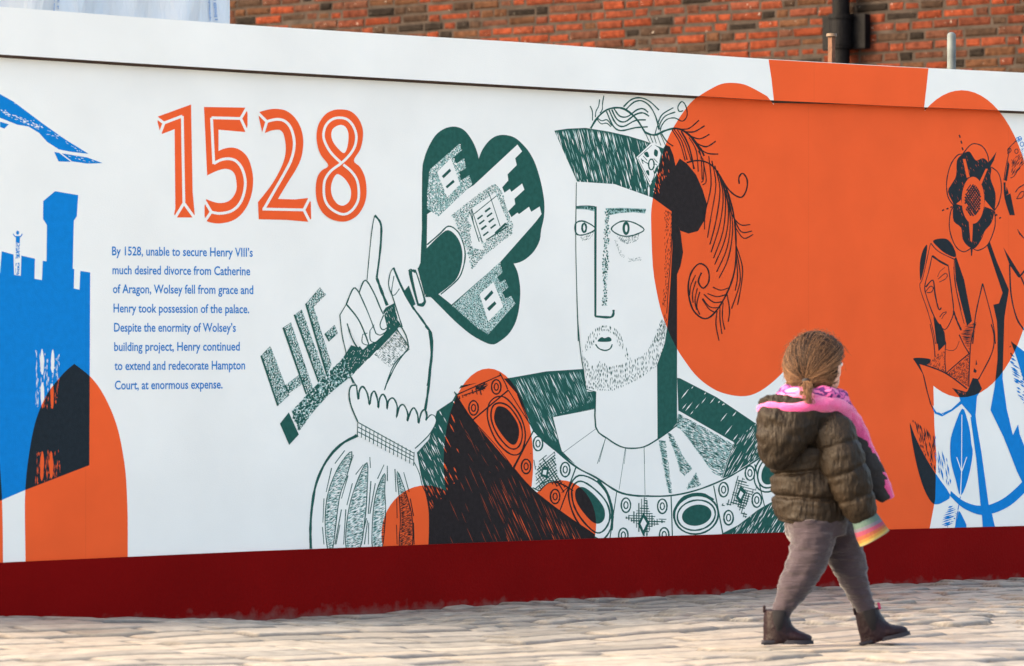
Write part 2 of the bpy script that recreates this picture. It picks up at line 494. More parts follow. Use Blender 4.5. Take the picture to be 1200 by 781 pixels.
# ---- the paragraph
part('history_text')
LINES = [("By 1528, unable to secure Henry VIII\u2019s", 131.3, 299.2, 296.2, 301.0),
         ("much desired divorce from Catherine", 131.8, 321.4, 293.2, 322.8),
         ("of Aragon, Wolsey fell from grace and", 132.3, 343.6, 296.8, 344.8),
         ("Henry took possession of the palace.", 133.0, 366.2, 292.0, 367.2),
         ("Despite the enormity of Wolsey\u2019s", 133.6, 388.8, 276.4, 389.0),
         ("building project, Henry continued", 133.8, 411.4, 281.0, 411.0),
         ("to extend and redecorate Hampton", 134.2, 433.8, 287.2, 433.0),
         ("Court, at enormous expense.", 134.6, 456.6, 260.8, 455.4)]
off_t = nxt()
for s_, u0, v0, u1, v1 in LINES:
    cu = bpy.data.curves.new('lettering', 'FONT'); cu.body = s_; cu.resolution_u = 3; cu.offset = .016
    ob = bpy.data.objects.new('lettering', cu); COL.objects.link(ob)
    bpy.context.view_layer.update()
    me = bpy.data.meshes.new_from_object(ob.evaluated_get(bpy.context.evaluated_depsgraph_get()))
    x0 = min(v.co.x for v in me.vertices); x1 = max(v.co.x for v in me.vertices)
    for p in me.polygons:
        q = []
        for vi in p.vertices:
            c = me.vertices[vi].co; f = (c.x - x0) / (x1 - x0)
            q.append((u0 + (u1 - u0) * f, v0 + (v1 - v0) * f - c.y * 14.6))
        PARTS['history_text'].append(('T', q, off_t))
    bpy.data.objects.remove(ob); bpy.data.meshes.remove(me); bpy.data.curves.remove(cu)

# ---- blue castle and the blue brush mark above it
part('castle_picture')
castle = [(-160, 330), (0, 320.3)] + zw('8,370 62,385 65,478 95,482 98,390 160,404 158,496 192,502 196,414 213,416 215,250 197,222 198,140 252,95 358,113 352,210 338,230 333,450 340,452 338,540 364,546 368,460 413,467') + [(104.7, 545.4), (30, 574.3), (1.3, 586.6), (-160, 650)]
fill('B', castle)
stroke('B', zw('80,478 82,300'), 4.2, 0); stroke('W', zw('76,470 77,430'), 1.5, 0); chalk('W', zw('70,330 92,330 92,480 70,480'), .7, 1.6)
stroke('B', zw('60,290 70,303 82,306 94,303 102,290'), 1.2); fill('B', ell(20.7, 273, 1.8, 2.4)); fill('W', zw('72,405 92,400 92,420 72,425'))
for a, b_, w in (('148,28', '149,118', 4.6), ('186,30', '185,112', 4.4), ('149,146', '150,236', 4.4), ('183,150', '184,238', 4.2), ('149,388', '147,492', 4.4), ('180,388', '181,484', 4.6)):
    p_, q_ = zg(a)[0], zg(b_)[0]
    stroke('W', [p_, ((p_[0] + q_[0]) / 2, (p_[1] + q_[1]) / 2), q_], w, 4, taper=2)
for bx in ('124,30 134,30 136,235 126,230', '164,60 172,60 172,240 162,240', '196,60 210,40 210,130 196,236', '130,390 138,385 136,505 124,510', '160,385 170,380 168,490 160,490', '194,385 212,380 212,470 196,480'):
    hatch('W', zg(bx), 90, .9, .8, (3, 14), .45, .4)
for bx in ('138,40 160,40 160,235 140,235', '176,40 196,40 196,240 176,240', '138,390 160,390 158,495 138,500', '172,388 194,385 194,485 172,488'):
    hatch('W', zg(bx), 90, 1.1, .8, (2, 10), .72, .4)
part('brush_mark')
fill('B', [(-160, 40), (-40, 84)] + zx('0,432 60,465 120,510 200,570 300,640 405,705 330,697 270,685 215,650 180,610 130,580 80,572 0,540') + [(-40, 118), (-160, 90)])
fill('B', zx('248,697 270,700 325,742 268,740')); fill('B', zx('283,703 400,722 470,748 400,750 330,740')); fill('B', zx('0,558 40,570 20,590 0,582'))
hatch('W', zx('0,492 80,530 160,562 200,585 190,600 120,570 0,520'), 27, 1.2, 1.0, (1.5, 6), .35, .6)
hatch('W', zx('60,470 200,575 330,665 390,705 330,680 180,580'), 36, 2.2, .7, (1, 4), .6, .6)
hatch('W', zx('180,608 300,625 300,632 186,616'), 6, .8, .7, (3, 8), .3); hatch('W', zx('290,705 440,740 400,745 330,725'), 15, 1.6, .8, (1, 5), .5)

# ---- the key
part('key_picture')
outline = zl('80,705 82,350 95,260 120,190 165,110 220,65 280,48 335,58 375,90 415,150 440,210 452,258') 
outline2 = zl('452,258 475,200 520,140 570,108 630,103 690,122 740,165 785,220 825,300 860,420 880,540 878,640 860,720') + zm('745,105 715,165 670,210 630,232 595,240')
outline3 = zm('595,240 618,290 632,370 632,440 622,520 600,590 560,650 500,695 470,702 430,690 350,645 260,570 180,490 125,435')
fill('G', smooth(outline, 3, False) + smooth(outline2, 3, False)[1:] + smooth(outline3, 3, False)[1:] + zm('105,425 60,330 50,265 62,235 72,0'))
fill('W', zl('705,165 735,210 690,255 700,300 640,360 645,400 605,445 620,480 655,455 665,475 735,420 750,460 685,520 690,555 645,600 665,640 705,610 715,620 780,572 795,605 850,570 862,620') + zm('720,3 515,235 240,475 165,415')
     + smooth(zm('165,415 225,370 270,325 295,260 303,190 292,130 265,80 220,48 170,80 98,152'), 3, False)[1:] + zl('115,620 420,430'))
stroke('G', zm('100,132 170,72 222,26 275,56 306,120 318,190 306,265 274,332 178,416'), 1.2)
tl = zl('130,330 325,160 340,205 285,250 305,290 355,255 370,320 322,345 335,400 390,365 410,425 190,635 115,585 115,480')
fill('L', tl); chalk('W', tl, .75, 2.2, 60); chalk('G', tl, .55, 1.5, 110)
fill('W', zl('180,345 270,255 330,425 245,510')); fill('G', zl('210,372 262,322 272,338 222,386')); fill('G', zl('235,440 285,395 295,410 245,452'))
bl = zm('245,480 515,232 532,290 500,318 520,345 545,332 565,375 530,405 545,440 580,425 605,470 450,645 380,600 300,530')
fill('L', bl); chalk('W', bl, .5, 1.5, 60); chalk('G', bl, .6, 1.5, 120)
fill('W', zm('400,415 480,345 535,485 450,572')); fill('G', zm('425,440 470,392 480,408 436,455')); fill('G', zm('443,495 487,455 497,470 455,512'))
cl = zl('275,625 515,440 560,420 600,470 640,600 675,690 670,740') + zm('590,70 430,190 355,278 335,180 270,20')
chalk('L', cl, 1.2, 1.8, 60); chalk('G', cl, .7, 1.6, 110); chalk('W', cl, .3, 1.4, 30)
fill('W', zl('380,660 405,582 560,478 640,670 490,810')); fill('W', zm('345,60 360,0 430,165 360,150'))
for t in ('405,585 475,800', '392,600 455,800', '420,620 568,500', '515,470 592,700'): stroke('G', zl(t), 1.0, 0)
stroke('G', zl('500,790 640,700'), 1.6, 0); stroke('G', zl('560,745 630,680'), 2.4, 0); stroke('G', zl('410,585 405,600 420,690'), .8)
for x, y in ((460, 640), (472, 672), (485, 708), (498, 748), (510, 592), (522, 625), (534, 660), (546, 700)):
    stroke('G', zl('%d,%d %d,%d' % (x - 17, y + 13, x + 17, y - 13)), 2.0, 0)
# stem, collar and bow
stroke('G', zh('350,312 366,308 392,372 416,440 410,458 392,455'), 1.0); fill('G', smooth(zh('352,325 362,308 376,306 386,320 420,425 422,445 410,460 392,456 384,445'), 4))
fill('W', smooth(zh('366,325 375,320 384,330 412,425 408,443 398,446 390,435'), 4))
fill('G', zh('328,400 352,372 380,450 362,462')); fill('G', zh('388,300 405,290 425,400 418,415'))
fill('G', zh('425,392 455,405 440,420 420,420'))
# the bit of the key and its chalky shaft
def block(q): fill('G', q); chalk('L', q, .8, 1.9, 70); chalk('W', q, .42, 1.7, 100); stroke('G', [q[0], q[-1]], 2.2, 0)
block(zv('30,180 82,125 190,408 125,468')); block(zv('165,352 245,292 262,345 190,395'))
block([(332, 384), (341, 378), (367, 456), (359, 462)]); block([(345, 369), (353.5, 363), (381, 440), (373.5, 448)])
block([(358.5, 356), (375, 337), (381.5, 346), (367.5, 360), (388.5, 427), (383, 439)]); block([(381, 391), (392, 381), (396, 391), (386, 400)])
q = zv('205,500 300,395 400,290 500,195 545,235 555,290 420,400 330,500 245,612')
fill('L', q); chalk('W', q, .6, 2.4, 80); chalk('G', q, 1.1, 2.6, 60); chalk('G', q, .8, 1.9, 120)
fill('G', zv('137,570 188,505 245,632 190,692'))
fill('G', zv('500,190 545,120 600,140 690,110 800,10 830,0 800,40 640,210 555,290 530,230')); fill('G', zh('235,560 245,470 292,445 322,525 300,555 262,580 150,700 100,660'))
hatch('W', zh('245,485 290,455 318,520 265,560'), 70, 2.4, .6, (2, 5), .5)
hatch('W', zv('500,190 560,130 690,115 640,210 555,290'), 120, 2.2, .6, (1, 4), .6)

# ---- the king
part('king_robe')
robeL = z1('502.5,515.4 512,482 530,470 540,452 601,442.5 640,435.5 683,432.7 687,457 698.6,459.4 697,479 648,489 658,528.5 690,560 700,645 502.5,648 503,602 495,569 493.6,558.9 488.5,530.7')
fill('G', robeL)
hatch('W', z1('603,443 683,434 697,462 650,489 655,520 640,512 618,480'), 64, 3.4, 1.2, (8, 32), .5, .6)
hatch('L', z1('603,443 683,434 697,470 650,489 655,520 640,512 618,480'), 66, 1.5, .8, (6, 24), .4, .5)
hatch('W', z1('490,530 512,483 535,466 540,560 503,600'), 62, 5, 1.4, (6, 20), .5, .6); hatch('W', z1('490,530 512,500 525,560 505,600'), 66, 2.2, .6, (5, 16), .4)
dk_ = z1('530,500 545,480 600,556 690,632 690,640 505,640 515,600 530,580')
hatch('L', dk_, 66, 4.6, .75, (12, 40), .74, .6); hatch('L', z1('575,560 600,556 690,632 690,640 560,640'), 66, 2.6, .9, (12, 36), .52, .6); hatch('W', z1('585,570 690,634 690,640 575,640'), 66, 5.2, .9, (12, 34), .6, .6)
hatch('L', z1('530,470 570,500 600,548 560,560'), 58, 5, .6, (6, 18), .7, .6)
part('king_robe.001')
robeR = z1('793.5,443 797,443.6 840,465.8 885,496 930,530 890,545 846,561 860.6,519.3 795,481.6')
fill('G', robeR); hatch('W', z1('800,446 840,467 885,497 862,518 797,480'), -52, 5, 1.1, (5, 16), .55, .6)
hatch('W', z1('860,520 885,497 915,515 890,545 846,561'), -60, 2.0, .9, (6, 18), .3, .5)
rb_ = zs('600,722 680,680 770,610 860,555 920,560 920,760 600,760'); fill('G', rb_); hatch('W', rb_, -60, 2.0, .9, (6, 18), .35, .5)
part('king_sleeve')
fill('W', smooth(zu('305,40 230,85 165,160 120,260 100,370 93,470 95,570'), 4, False) + zu('635,570 637,400 620,300 600,230 560,150 560,100'))
stroke('G', zu('305,40 230,85 165,160 120,260 100,370 93,470 95,560'), 2.2); stroke('G', zu('560,150 590,210 605,270 622,310 637,400 635,545'), .8)
for lf in ('282,115 225,180 175,300 160,430 172,560 195,560 225,330 262,220', '352,165 300,270 265,400 257,560 318,560 342,430 352,300', '433,215 395,300 378,420 378,560 420,560 437,400 433,300', '490,205 500,330 505,430 502,560 556,560 560,430 535,320'):
    q = smooth(zu(lf), 4)
    hatch('L', q, -25, 1.3, 1.5, (3, 9), .15, .4); hatch('G', q, -25, 1.5, 1.05, (3, 10), .12, .3); stroke('G', q, .9, 0, True)
for t in ('250,110 205,170', '190,190 165,300', '155,330 150,440', '148,460 155,540', '265,225 235,330', '235,380 205,540', '290,130 262,215', '335,175 300,220', '285,260 260,360', '255,380 245,540', '365,140 368,190', '370,250 358,400', '355,430 340,540', '430,175 400,240', '390,260 365,400', '360,440 358,540', '445,180 445,250', '480,195 485,300', '488,330 490,420', '487,450 490,540', '520,210 545,300', '550,330 565,410', '565,440 568,540', '330,500 350,420', '210,540 228,450'):
    stroke('G', zu(t), 1.05, 0)
part('king_hand')
cuff = smooth(zv('555,340 533,390 545,470 583,560'), 4, False) + zv('583,640') + zv('905,800 910,735') + smooth(zv('915,710 985,640 1028,565 1015,515 975,550'), 4, False) + zv('960,480 905,478 840,462 780,425 728,400 678,382 612,358')
fill('W', zv('545,300 640,200 735,150 878,140 830,0 970,0 1010,130 985,500 960,490 905,478 560,345'))
fill('W', zv('545,300 600,250 690,150 860,120 960,300 930,480 640,380'))
fill('W', smooth(zv('560,290 640,222 700,220 770,260 735,375 640,360'), 4))
fill('W', smooth(zh('285,420 268,370 275,320 288,298 318,370 360,450 440,560 447,650 432,781 260,781 300,700 352,630 335,570 308,520'), 3))
fill('W', zh('65,495 92,450 122,383 145,400 170,350 178,350 192,200 210,80 235,115 230,250 218,340 262,455 245,480 262,550 245,578 215,605 185,618 160,640 130,600 95,530 110,620 88,650 72,570'))
q = zh('205,660 305,550 352,630 275,715'); hatch('G', q, 35, 1.3, .8, (3, 9), .15); hatch('G', q, -50, 2.4, .6, (3, 9), .3)
T1, T2 = .9, 1.7
for t, w in (('178,350 192,200 200,130 210,80', .8), ('210,80 235,115 236,180 230,250 218,340', 1.9), ('218,340 240,400 262,455', 2.4),
             ('285,420 268,370 275,320 288,298', .9), ('288,298 318,370 360,450 400,505 438,560', 1.9), ('438,560 447,650 440,720 432,790', 2.6), ('290,332 280,400 292,412 313,385', .8),
             ('145,402 170,350 205,400 235,470 247,492', 1.2), ('145,402 180,480 205,545 215,572', 1.1), ('247,495 232,535 243,556 262,548', 1.0), ('92,450 122,383 145,402', 1.2), ('92,450 140,510 170,575 185,617', 1.3),
             ('65,495 92,450', 1.0), ('65,495 75,580 90,650 92,700 125,790', .9), ('95,530 115,590 140,632 165,640 185,617', 1.2), ('160,575 158,610 185,622', .8), ('160,575 180,570', .8), ('190,560 192,600 215,608 240,585', .9), ('190,560 208,535', .8), ('215,572 235,578 262,560', .9),
             ('260,781 300,700 352,630', 1.0), ('352,630 340,580 308,522', 1.1), ('325,545 300,548 338,605 352,630', .9), ('285,420 310,500 325,545', 1.0)):
    stroke('G', zh(t), w)
fill('W', cuff)
stroke('G', zv('575,350 545,355 533,400 545,470 583,560'), 1.4); stroke('G', zv('545,302 572,352'), 1.3)
sc = '575,350 586,432 592,380 612,358 638,400 650,462 660,405 678,385 695,430 700,480 708,425 728,402 748,440 750,487 758,440 785,424 808,470 804,535 820,475 845,463 868,510 866,556 885,500 905,480 925,520 930,568 945,510 965,490 978,520 972,552'
stroke('G', zv(sc), 1.5, 4); stroke('G', zv('972,552 1000,520 1025,530 1028,570 985,640 910,712'), .9)
stroke('G', zv('735,378 790,232 878,142'), 1.0); stroke('G', zv('970,10 1000,50 1008,120 998,250 985,380 968,492'), 2.2)
for f in (0, .33, .66):
    a = zv('583,562 905,740'); b_ = zv('585,645 902,800'); stroke('G', [(a[k][0] + (b_[k][0] - a[k][0]) * f, a[k][1] + (b_[k][1] - a[k][1]) * f) for k in (0, 1)], 1.1, 0)
for k in range(15):
    f = k / 14; stroke('G', zv('%f,%f %f,%f' % (583 + 322 * f, 560 + 172 * f, 583 + 322 * f - 3, 560 + 172 * f + 78)), .9, 0)
stroke('G', zv('585,640 500,680 440,730 400,790'), 1.5)

part('king_collar')
fill('W', z1('698.5,476.7 697,479 648,489 658,528.5 690,552 722,574 748.7,581.4 782.7,581.4 814,575 846,563 860.6,519.3 795,481.6 793.4,495'))
for t in ('30,548 85,735', '30,548 262,503'): stroke('G', zq(t), .5, 0)
for t in ('268,610 90,740', '320,660 285,790', '430,715 420,800', '528,710 530,800'): stroke('G', zq(t), .55, 0)
for t in ('40,260 0,385', '135,310 105,510', '225,315 230,535'): stroke('G', zs(t), .6, 0)
for t, a in (('385,140 520,215 655,292 630,370 600,450 555,430 500,350 400,220 375,205', 25), ('330,225 365,250 390,300 420,360 460,410 420,445 395,420 370,330 345,270', 25), ('290,270 330,275 345,400 362,530 340,525 310,370', 25), ('435,480 475,425 500,490 430,510', 25)):
    q = zs(t); hatch('L', q, a, 1.2, 1.9, (3, 12), .06, .3); hatch('G', q, a, 1.25, 1.05, (3, 14), .12, .3); hatch('G', q, a + 62, 2.2, .6, (2, 6), .35)
stroke('G', z1('795,481.6 860.6,519.3'), .5, 0); stroke('W', zs('390,133 655,285'), 1.8, 0); stroke('G', zs('655,290 600,452'), .9, 0)
part('king_face')
fill('W', z1('675,213 675,300 677,360 681,400 688,459 698.5,459.4 698.5,503 712,515 727,523.5 741,525.5 756,523.5 770,516 783,505 793,490 793,440 782,380 788,290 787,248 765,232 720,216'))
fill('G', z1('787,247 797.5,272 800.5,296 797.5,312 793.4,322 793.4,496 783.6,507 770.5,514.5 770,427.7 779,402.6 782.5,379 786,330 788,290'))
stroke('G', z1('675.5,214 674.8,280 675.8,335 677.7,400'), .8); stroke('G', zq('168,0 185,190 202,300 213,395'), .9); stroke('G', zq('213,395 240,405 266,410'), .7)
stroke('G', zq('267,410 267,600 330,662 400,705 460,715 530,706 602,665 690,602 705,588'), 1.2, 3)
# brows, eyes, nose
for q in (zo('110,95 160,94 208,97 205,122 160,112 112,110'), zo('258,105 340,103 465,108 460,132 400,126 330,130 275,142')): fill('L', q); hatch('G', q, 75, .9, 1.3, (2.5, 6), .12)
stroke('G', zo('110,97 160,94 208,98'), 1.0)
for e_ in ('108,182 150,172 208,210 150,240 110,234', '288,211 320,180 360,170 410,182 455,214 415,238 370,248 325,240'): stroke('G', smooth(zo(e_), 4), 1.25, 0, True)
ring('G', 650 + 150 / 4.339, 220 + 205 / 4.339, 2.4, 5.0, 1.8); fill('G', ell(650 + 363 / 4.339, 220 + 207 / 4.339, 4.2, 8.0)); fill('W', ell(650 + 364 / 4.339, 220 + 208 / 4.339, 1.5, 4.4))
for q in (zo('118,238 150,242 200,222 185,262 140,275'), zo('312,245 370,252 440,232 415,275 370,290 335,278')): hatch('G', q, -55, .9, .7, (2, 6), .15)
stroke('G', zo('208,97 207,300 207,655'), 1.8, 0); stroke('G', zo('205,655 280,660 298,645 299,622'), 2.0)
q = zo('258,120 285,108 272,180 285,230 270,300 275,390 262,480 268,600 240,603 250,500 242,400 250,300'); chalk('L', q, .9, 1.8, 100); chalk('G', q, .75, 1.9, 75)
hatch('G', zo('300,262 320,270 345,335 380,360 440,352 440,372 375,380 330,345'), -50, 1.3, .6, (1.5, 4), .25)
# lips, moustache, beard, side whiskers
fill('G', smooth(zq('280,132 298,116 315,122 335,115 350,124 345,140 283,141'), 3)); stroke('G', zq('266,155 285,178 318,188 345,178 356,155'), 1.2)
V = dict(w=.9, ln=(3, 7), jit=.45, wob=.25)
hatch('G', smooth(zq('195,195 215,140 245,85 310,48 370,62 405,110 430,170 455,245 420,215 385,150 350,100 310,85 275,130 235,180'), 3), 84, 1.5, skip=.28, **V)
hatch('G', zq('195,210 245,265 275,265 300,225 330,275 400,260 450,240 520,212 575,140 610,40 625,10 655,75 640,150 600,270 500,345 370,405 280,405 215,395'), 86, 1.4, skip=.24, **V)
hatch('G', zo('560,640 582,700 575,760 520,790 495,790 530,720'), 100, 1.5, skip=.22, **V)
hatch('G', zo('560,112 598,125 592,300 580,470 565,610 545,600 560,470 560,250'), 100, 1.3, .9, (2, 6), .3, .5)
stroke('G', zo('597,120 594,300 580,480 570,640'), .7)

part('king_chain')
up = z1('534,457 587,440 606,462 625,504.5 649,527 675,545 700,561 722,574 748.7,581.4 782.7,581.4 814,575 846,563 887,537.6 930,508')
lo = z1('930,572 909,586 887,598 865,615.5 846,625 846,640 700,645 697,627 658,600 624,573.5 601,548 576,518.6 553.5,492 537,466')
fill('W', up + lo)
stroke('G', z1('606,462 625,504.5 649,527'), .8, 3); stroke('G', z3('140,25 280,150 420,265 550,335 690,425 800,452 893,455'), 1.6); stroke('G', zs('200,540 340,540 470,515 600,465 700,410 800,345'), 1.4)
stroke('G', z2('205,215 330,380 480,545 600,700'), .8); stroke('G', zr('360,455 440,545 560,640 700,735'), 1.0)
for t, w in (('325,375 575,165', 1.5), ('610,710 750,455', 1.5), ('515,45 555,120 570,160', 1.2), ('575,165 750,440', 1.2)): stroke('G', z2(t), w, 0)
for t, w in (('10,280 140,25', 1.2), ('310,560 418,268', 1.5), ('640,735 685,425', 1.2)): stroke('G', z3(t), w, 0)
for t in ('355,535 362,745', '560,490 605,725', '758,388 806,592'): stroke('G', zs(t), 1.3, 0)
fill('G', smooth(z2('490,290 530,280 580,310 640,400 650,480 625,545 580,535 510,450 475,370'), 4)); stroke('G', smooth(z2('465,280 520,255 590,290 660,400 672,500 640,570 580,570 500,480 455,370'), 4), 1.3, 0, True)
stroke('G', smooth(z2('440,260 500,210 570,230 660,350 695,480 665,600 590,615 490,520 430,370'), 4), 1.3, 0, True)
fill('G', smooth(z3('420,410 470,398 540,450 600,530 605,600 570,635 520,620 450,540 415,470'), 4)); stroke('G', smooth(z3('395,400 450,358 540,410 620,500 640,600 600,680 540,690 450,600 400,500'), 4), 1.5, 0, True)
stroke('G', smooth(z3('375,400 440,320 560,365 640,480 660,610 620,715 560,735 440,640 380,510'), 4), 1.4, 0, True)
stroke('G', z3('560,350 620,430 655,560 650,680'), 2.2)
fill('G', ell(816.5, 604, 17.5, 12.2, -12)); ring('G', 816, 604, 22.5, 17.5, 1.4, -12); ring('G', 816, 603.5, 26, 22.5, 1.5, -12); stroke('G', zs('370,650 375,600 420,545 500,530 560,560'), 2.0)
fill('G', ell(903.5, 553, 10, 16, 25)); ring('G', 903, 553, 14, 20, 1.3, 25); ring('G', 903, 553, 18, 25, 1.4, 25)
for x, y in ((330, 290), (490, 142), (700, 702)): c = z2('%d,%d' % (x, y))[0]; target_(c[0], c[1], 1.05)
for x, y in ((170, 112), (348, 282), (282, 458), (745, 515), (728, 712)): c = z3('%d,%d' % (x, y))[0]; target_(c[0], c[1], 1.05)
for x, y in ((313, 590), (322, 728), (608, 510), (735, 430), (632, 645), (768, 560)): c = zs('%d,%d' % (x, y))[0]; target_(c[0], c[1], 1.05)
def net(q, a1, a2, g): hatch('G', q, a1, g, 1.1, (30, 60), 0, .1, False); hatch('G', q, a2, g, 1.1, (30, 60), 0, .1, False)
net(z3('150,240 200,200 280,160 285,220 300,330 370,400 330,440 250,360 170,420 150,400'), 58, -40, 3.0); net(z3('105,160 130,180 160,260 150,300 135,200'), 20, 80, 3.2)
fill('G', z3('205,260 240,265 232,340 185,320')); fill('W', z3('205,285 228,285 222,318 200,312'))
stroke('G', z3('135,400 180,420 200,400 250,365 330,380 400,420'), 1.0); stroke('G', z3('150,410 200,370 260,355 320,375'), 1.0)
net(zs('205,545 235,545 250,610 290,650 355,655 260,690 235,740 205,720 175,670 120,640 180,610'), 2, 90, 3.0); fill('G', zs('222,620 252,670 222,735 195,675')); fill('W', zs('222,645 238,672 222,705 208,675'))
net(zs('680,420 710,460 735,500 790,480 740,540 710,600 725,640 705,650 670,580 590,590 650,520'), 15, 105, 3.0); fill('G', zs('690,490 718,520 690,580 668,545')); fill('W', zs('690,515 704,528 690,555 679,542'))
net(z2('200,210 420,110 430,130 400,170 425,270 405,270 390,200 320,190 230,230'), -18, 75, 4.2)
fill('G', z2('340,130 375,145 420,100 400,140 435,125 395,165 350,160')); stroke('G', z2('205,200 340,140 520,60'), 1.0); stroke('G', z2('195,175 215,210'), 1.5, 0)

part('king_hat')
hat = zt('50,330 130,318 240,313 380,335 500,362 600,392 720,440 700,560 655,750 530,700 420,670 300,650 195,655')
fill('G', hat)
hq = zt('52,332 130,320 240,315 380,337 500,364 600,394 680,430 640,640 600,725 520,695 420,668 300,648 200,652')
hatch('L', hq, 74, 2.0, .9, (5, 20), .45, .6, wob=.6); hatch('W', hq, 76, 2.6, 1.0, (6, 28), .62, .6, wob=.8); hatch('W', hq, 75, 6.5, 1.7, (10, 34), .6, .6)
dk = z1('776,176 780,170 785,172 789,182 791.7,194.7 796.5,186 805,192 815.7,205 823.4,222.5 828.6,239.4 826.5,257 818,271 807,274 797,270.5 788,250 776,241 763,234 766,215 770,195')
fill('G', dk); hatch('W', z1('772,180 782,176 787,200 775,215 768,225'), 80, 2.2, 1.0, (3, 10), .35); hatch('W', z1('765,225 770,205 775,200 773,230'), 70, 2, 1.2, (3, 9), .4)
jw = zn('425,550 540,438 600,480 615,520 595,620 575,690 530,768')
fill('W', jw); stroke('G', zn('425,550 540,438'), .8, 0); stroke('G', zn('425,550 530,768'), .8, 0); stroke('G', zn('440,552 545,458'), .6, 0); stroke('G', zn('440,560 530,738'), .6, 0)
ring('G', 680 + 542 / 6.507, 100 + 605 / 6.507, 3.2, 6.2, 1.3)
for q in ('485,520 512,508 525,545 505,548', '568,490 592,505 585,545 562,530', '500,655 522,650 526,690 510,678', '572,640 594,612 586,655 566,680'): fill('G', smooth(zn(q), 4)); 
for t in ('470,570 500,590 520,600', '560,650 565,690 545,740', '480,540 510,575', '560,560 590,590', '465,560 480,600', '585,610 570,600'): stroke('G', zn(t), .8)
for q in ('620,690 626,668 632,690 626,735',): fill('W', smooth(zt(q), 3))

part('king_feather')
for t, w in (('80,330 130,250 200,190 280,172 350,190 430,260 500,370', 1.7), ('75,160 92,200 93,270', .9), ('148,108 140,160 120,200 115,245', .9), ('180,80 170,140 168,185 150,215', .9),
             ('130,262 160,295 200,290 235,318', .9), ('135,255 165,272 205,265 240,310', .9), ('330,165 390,110 460,97 530,125 600,190', 1.2), ('350,185 410,130 470,120 530,160 575,240 600,340', 1.2),
             ('258,180 300,235 360,240 430,190 480,180 518,208', 1.3), ('240,185 280,260 340,280 420,225 480,212 525,238', 1.3), ('220,190 270,290 330,315 420,270 500,265', 1.3), ('200,200 250,310 310,347 420,325 515,318', 1.3),
             ('590,310 600,270 630,220 710,172', 1.1), ('600,340 610,290 650,235 725,205', 1.1), ('610,350 620,310 660,262 720,250 780,275 815,230 805,160 775,125 745,165 755,200 785,195', 1.0),
             ('490,355 530,375 580,378 640,350 720,330 790,350 860,410 920,490 945,540', 1.8), ('760,335 830,330 905,268', 1.1), ('800,355 870,355 948,310', 1.2), ('830,385 910,410 985,375', 1.2), ('880,440 960,470 1033,428', 1.2), ('900,478 970,520 1052,526', 1.1),
             ('700,340 760,440 800,575', .9), ('715,338 775,430 815,570', .9), ('740,340 800,440 845,575', .9), ('770,350 830,470 868,640', 1.4), ('830,400 885,500 900,660', .9), ('850,410 910,500 925,600 930,720', .9), ('900,500 940,590 938,720 920,740', .9),
             ('500,372 530,440', .8), ('530,380 555,440', .8), ('560,380 580,445', .8), ('585,378 615,460', .8), ('610,370 650,460', .8), ('620,370 660,430 708,465', 1.1), ('570,375 585,320 600,290', .8)):
    stroke('G', zn(t), w)
stroke('G', zy('232,525 300,512 370,530 420,580 455,640 490,690 530,725 570,735 598,690 602,630 575,590 552,615 554,655'), 1.3)
stroke('G', zp('245,0 290,80 318,180 328,280 325,400 300,490 250,580 200,617 150,580 130,500 140,430 175,388 210,408 216,460 192,490 172,462 185,425'), 1.4)
for t in ('215,-60 225,60 200,180 198,245', '228,-40 245,60 225,190 210,280', '240,-20 262,80 245,210 220,308', '252,0 275,100 262,220 225,340', '265,30 285,120 275,250 235,365', '275,55 297,160 285,280 240,392', '285,80 305,200 292,320 248,422', '295,100 315,230 298,360 258,448', '190,-50 205,40 190,60',
          '300,130 310,180 345,225 388,225', '318,195 350,255 395,252', '325,235 360,282 400,266', '328,310 355,400 350,480 335,560', '328,320 345,420 342,480 310,575', '328,340 335,440 325,500', '250,585 245,640 258,708', '262,565 262,620 270,680', '275,550 272,610 282,662', '290,510 302,580 296,630',
          '232,485 265,498 298,488', '210,512 250,525 290,515', '195,515 235,548 275,545', '190,532 220,568 262,570', '188,535 215,575 240,590', '160,435 140,480 136,520', '162,460 148,510 150,550', '168,490 158,540 165,580', '178,505 165,560 178,600'):
    stroke('G', zp(t), .95)

# ---- right end: rose, two faces, stems and leaves
part('rose_picture')
fill('B', smooth(zc('355,160 395,145 420,180 440,200 480,185 510,210 530,250 525,310 555,400 550,500 530,580 490,630 470,680 430,735 390,725 355,680 345,610 300,570 295,500 300,470 265,390 290,340 315,290 320,200'), 3))
fill('W', ell(1060 + 418 / 5.207, 150 + 442 / 5.207, 13.2, 27.5))
for t in ('355,190 372,190 398,300 380,305', '508,250 495,250 455,335 470,345', '490,440 540,500 485,480', '392,570 418,570 412,700 402,690', '315,465 345,440 352,475'): fill('W', zc(t))
ctr = ell(1060 + 415 / 5.207, 150 + 442 / 5.207, 9.6, 18.6); hatch('B', ctr, 55, 2.4, 1.5, (20, 40), 0, .1, False); hatch('B', ctr, -55, 2.4, 1.5, (20, 40), 0, .1, False)
hatch('W', smooth(zc('330,210 400,160 500,215 540,400 540,560 430,720 350,660 300,540 280,390'), 3), 70, 2.6, .35, (2, 6), .7)
for t in ('355,160 410,100 470,110 505,160 516,218', '530,240 575,280 592,370 575,460 548,505', '550,510 552,600 510,710 450,748 415,735', '405,735 360,757 310,720 275,620 280,520 300,480', '300,475 265,420 257,330 280,230 320,170 352,160'): stroke('B', zc(t), 1.2)
fill('B', zc('500,225 530,190 562,145 545,200 520,245')); fill('B', zc('402,720 418,720 412,782 406,782'))
for x, y in ((337, 52), (347, 88), (354, 128)): stroke('B', zc('%d,%d %d,%d' % (x - 3, y - 9, x + 3, y + 9)), 1.8, 0)
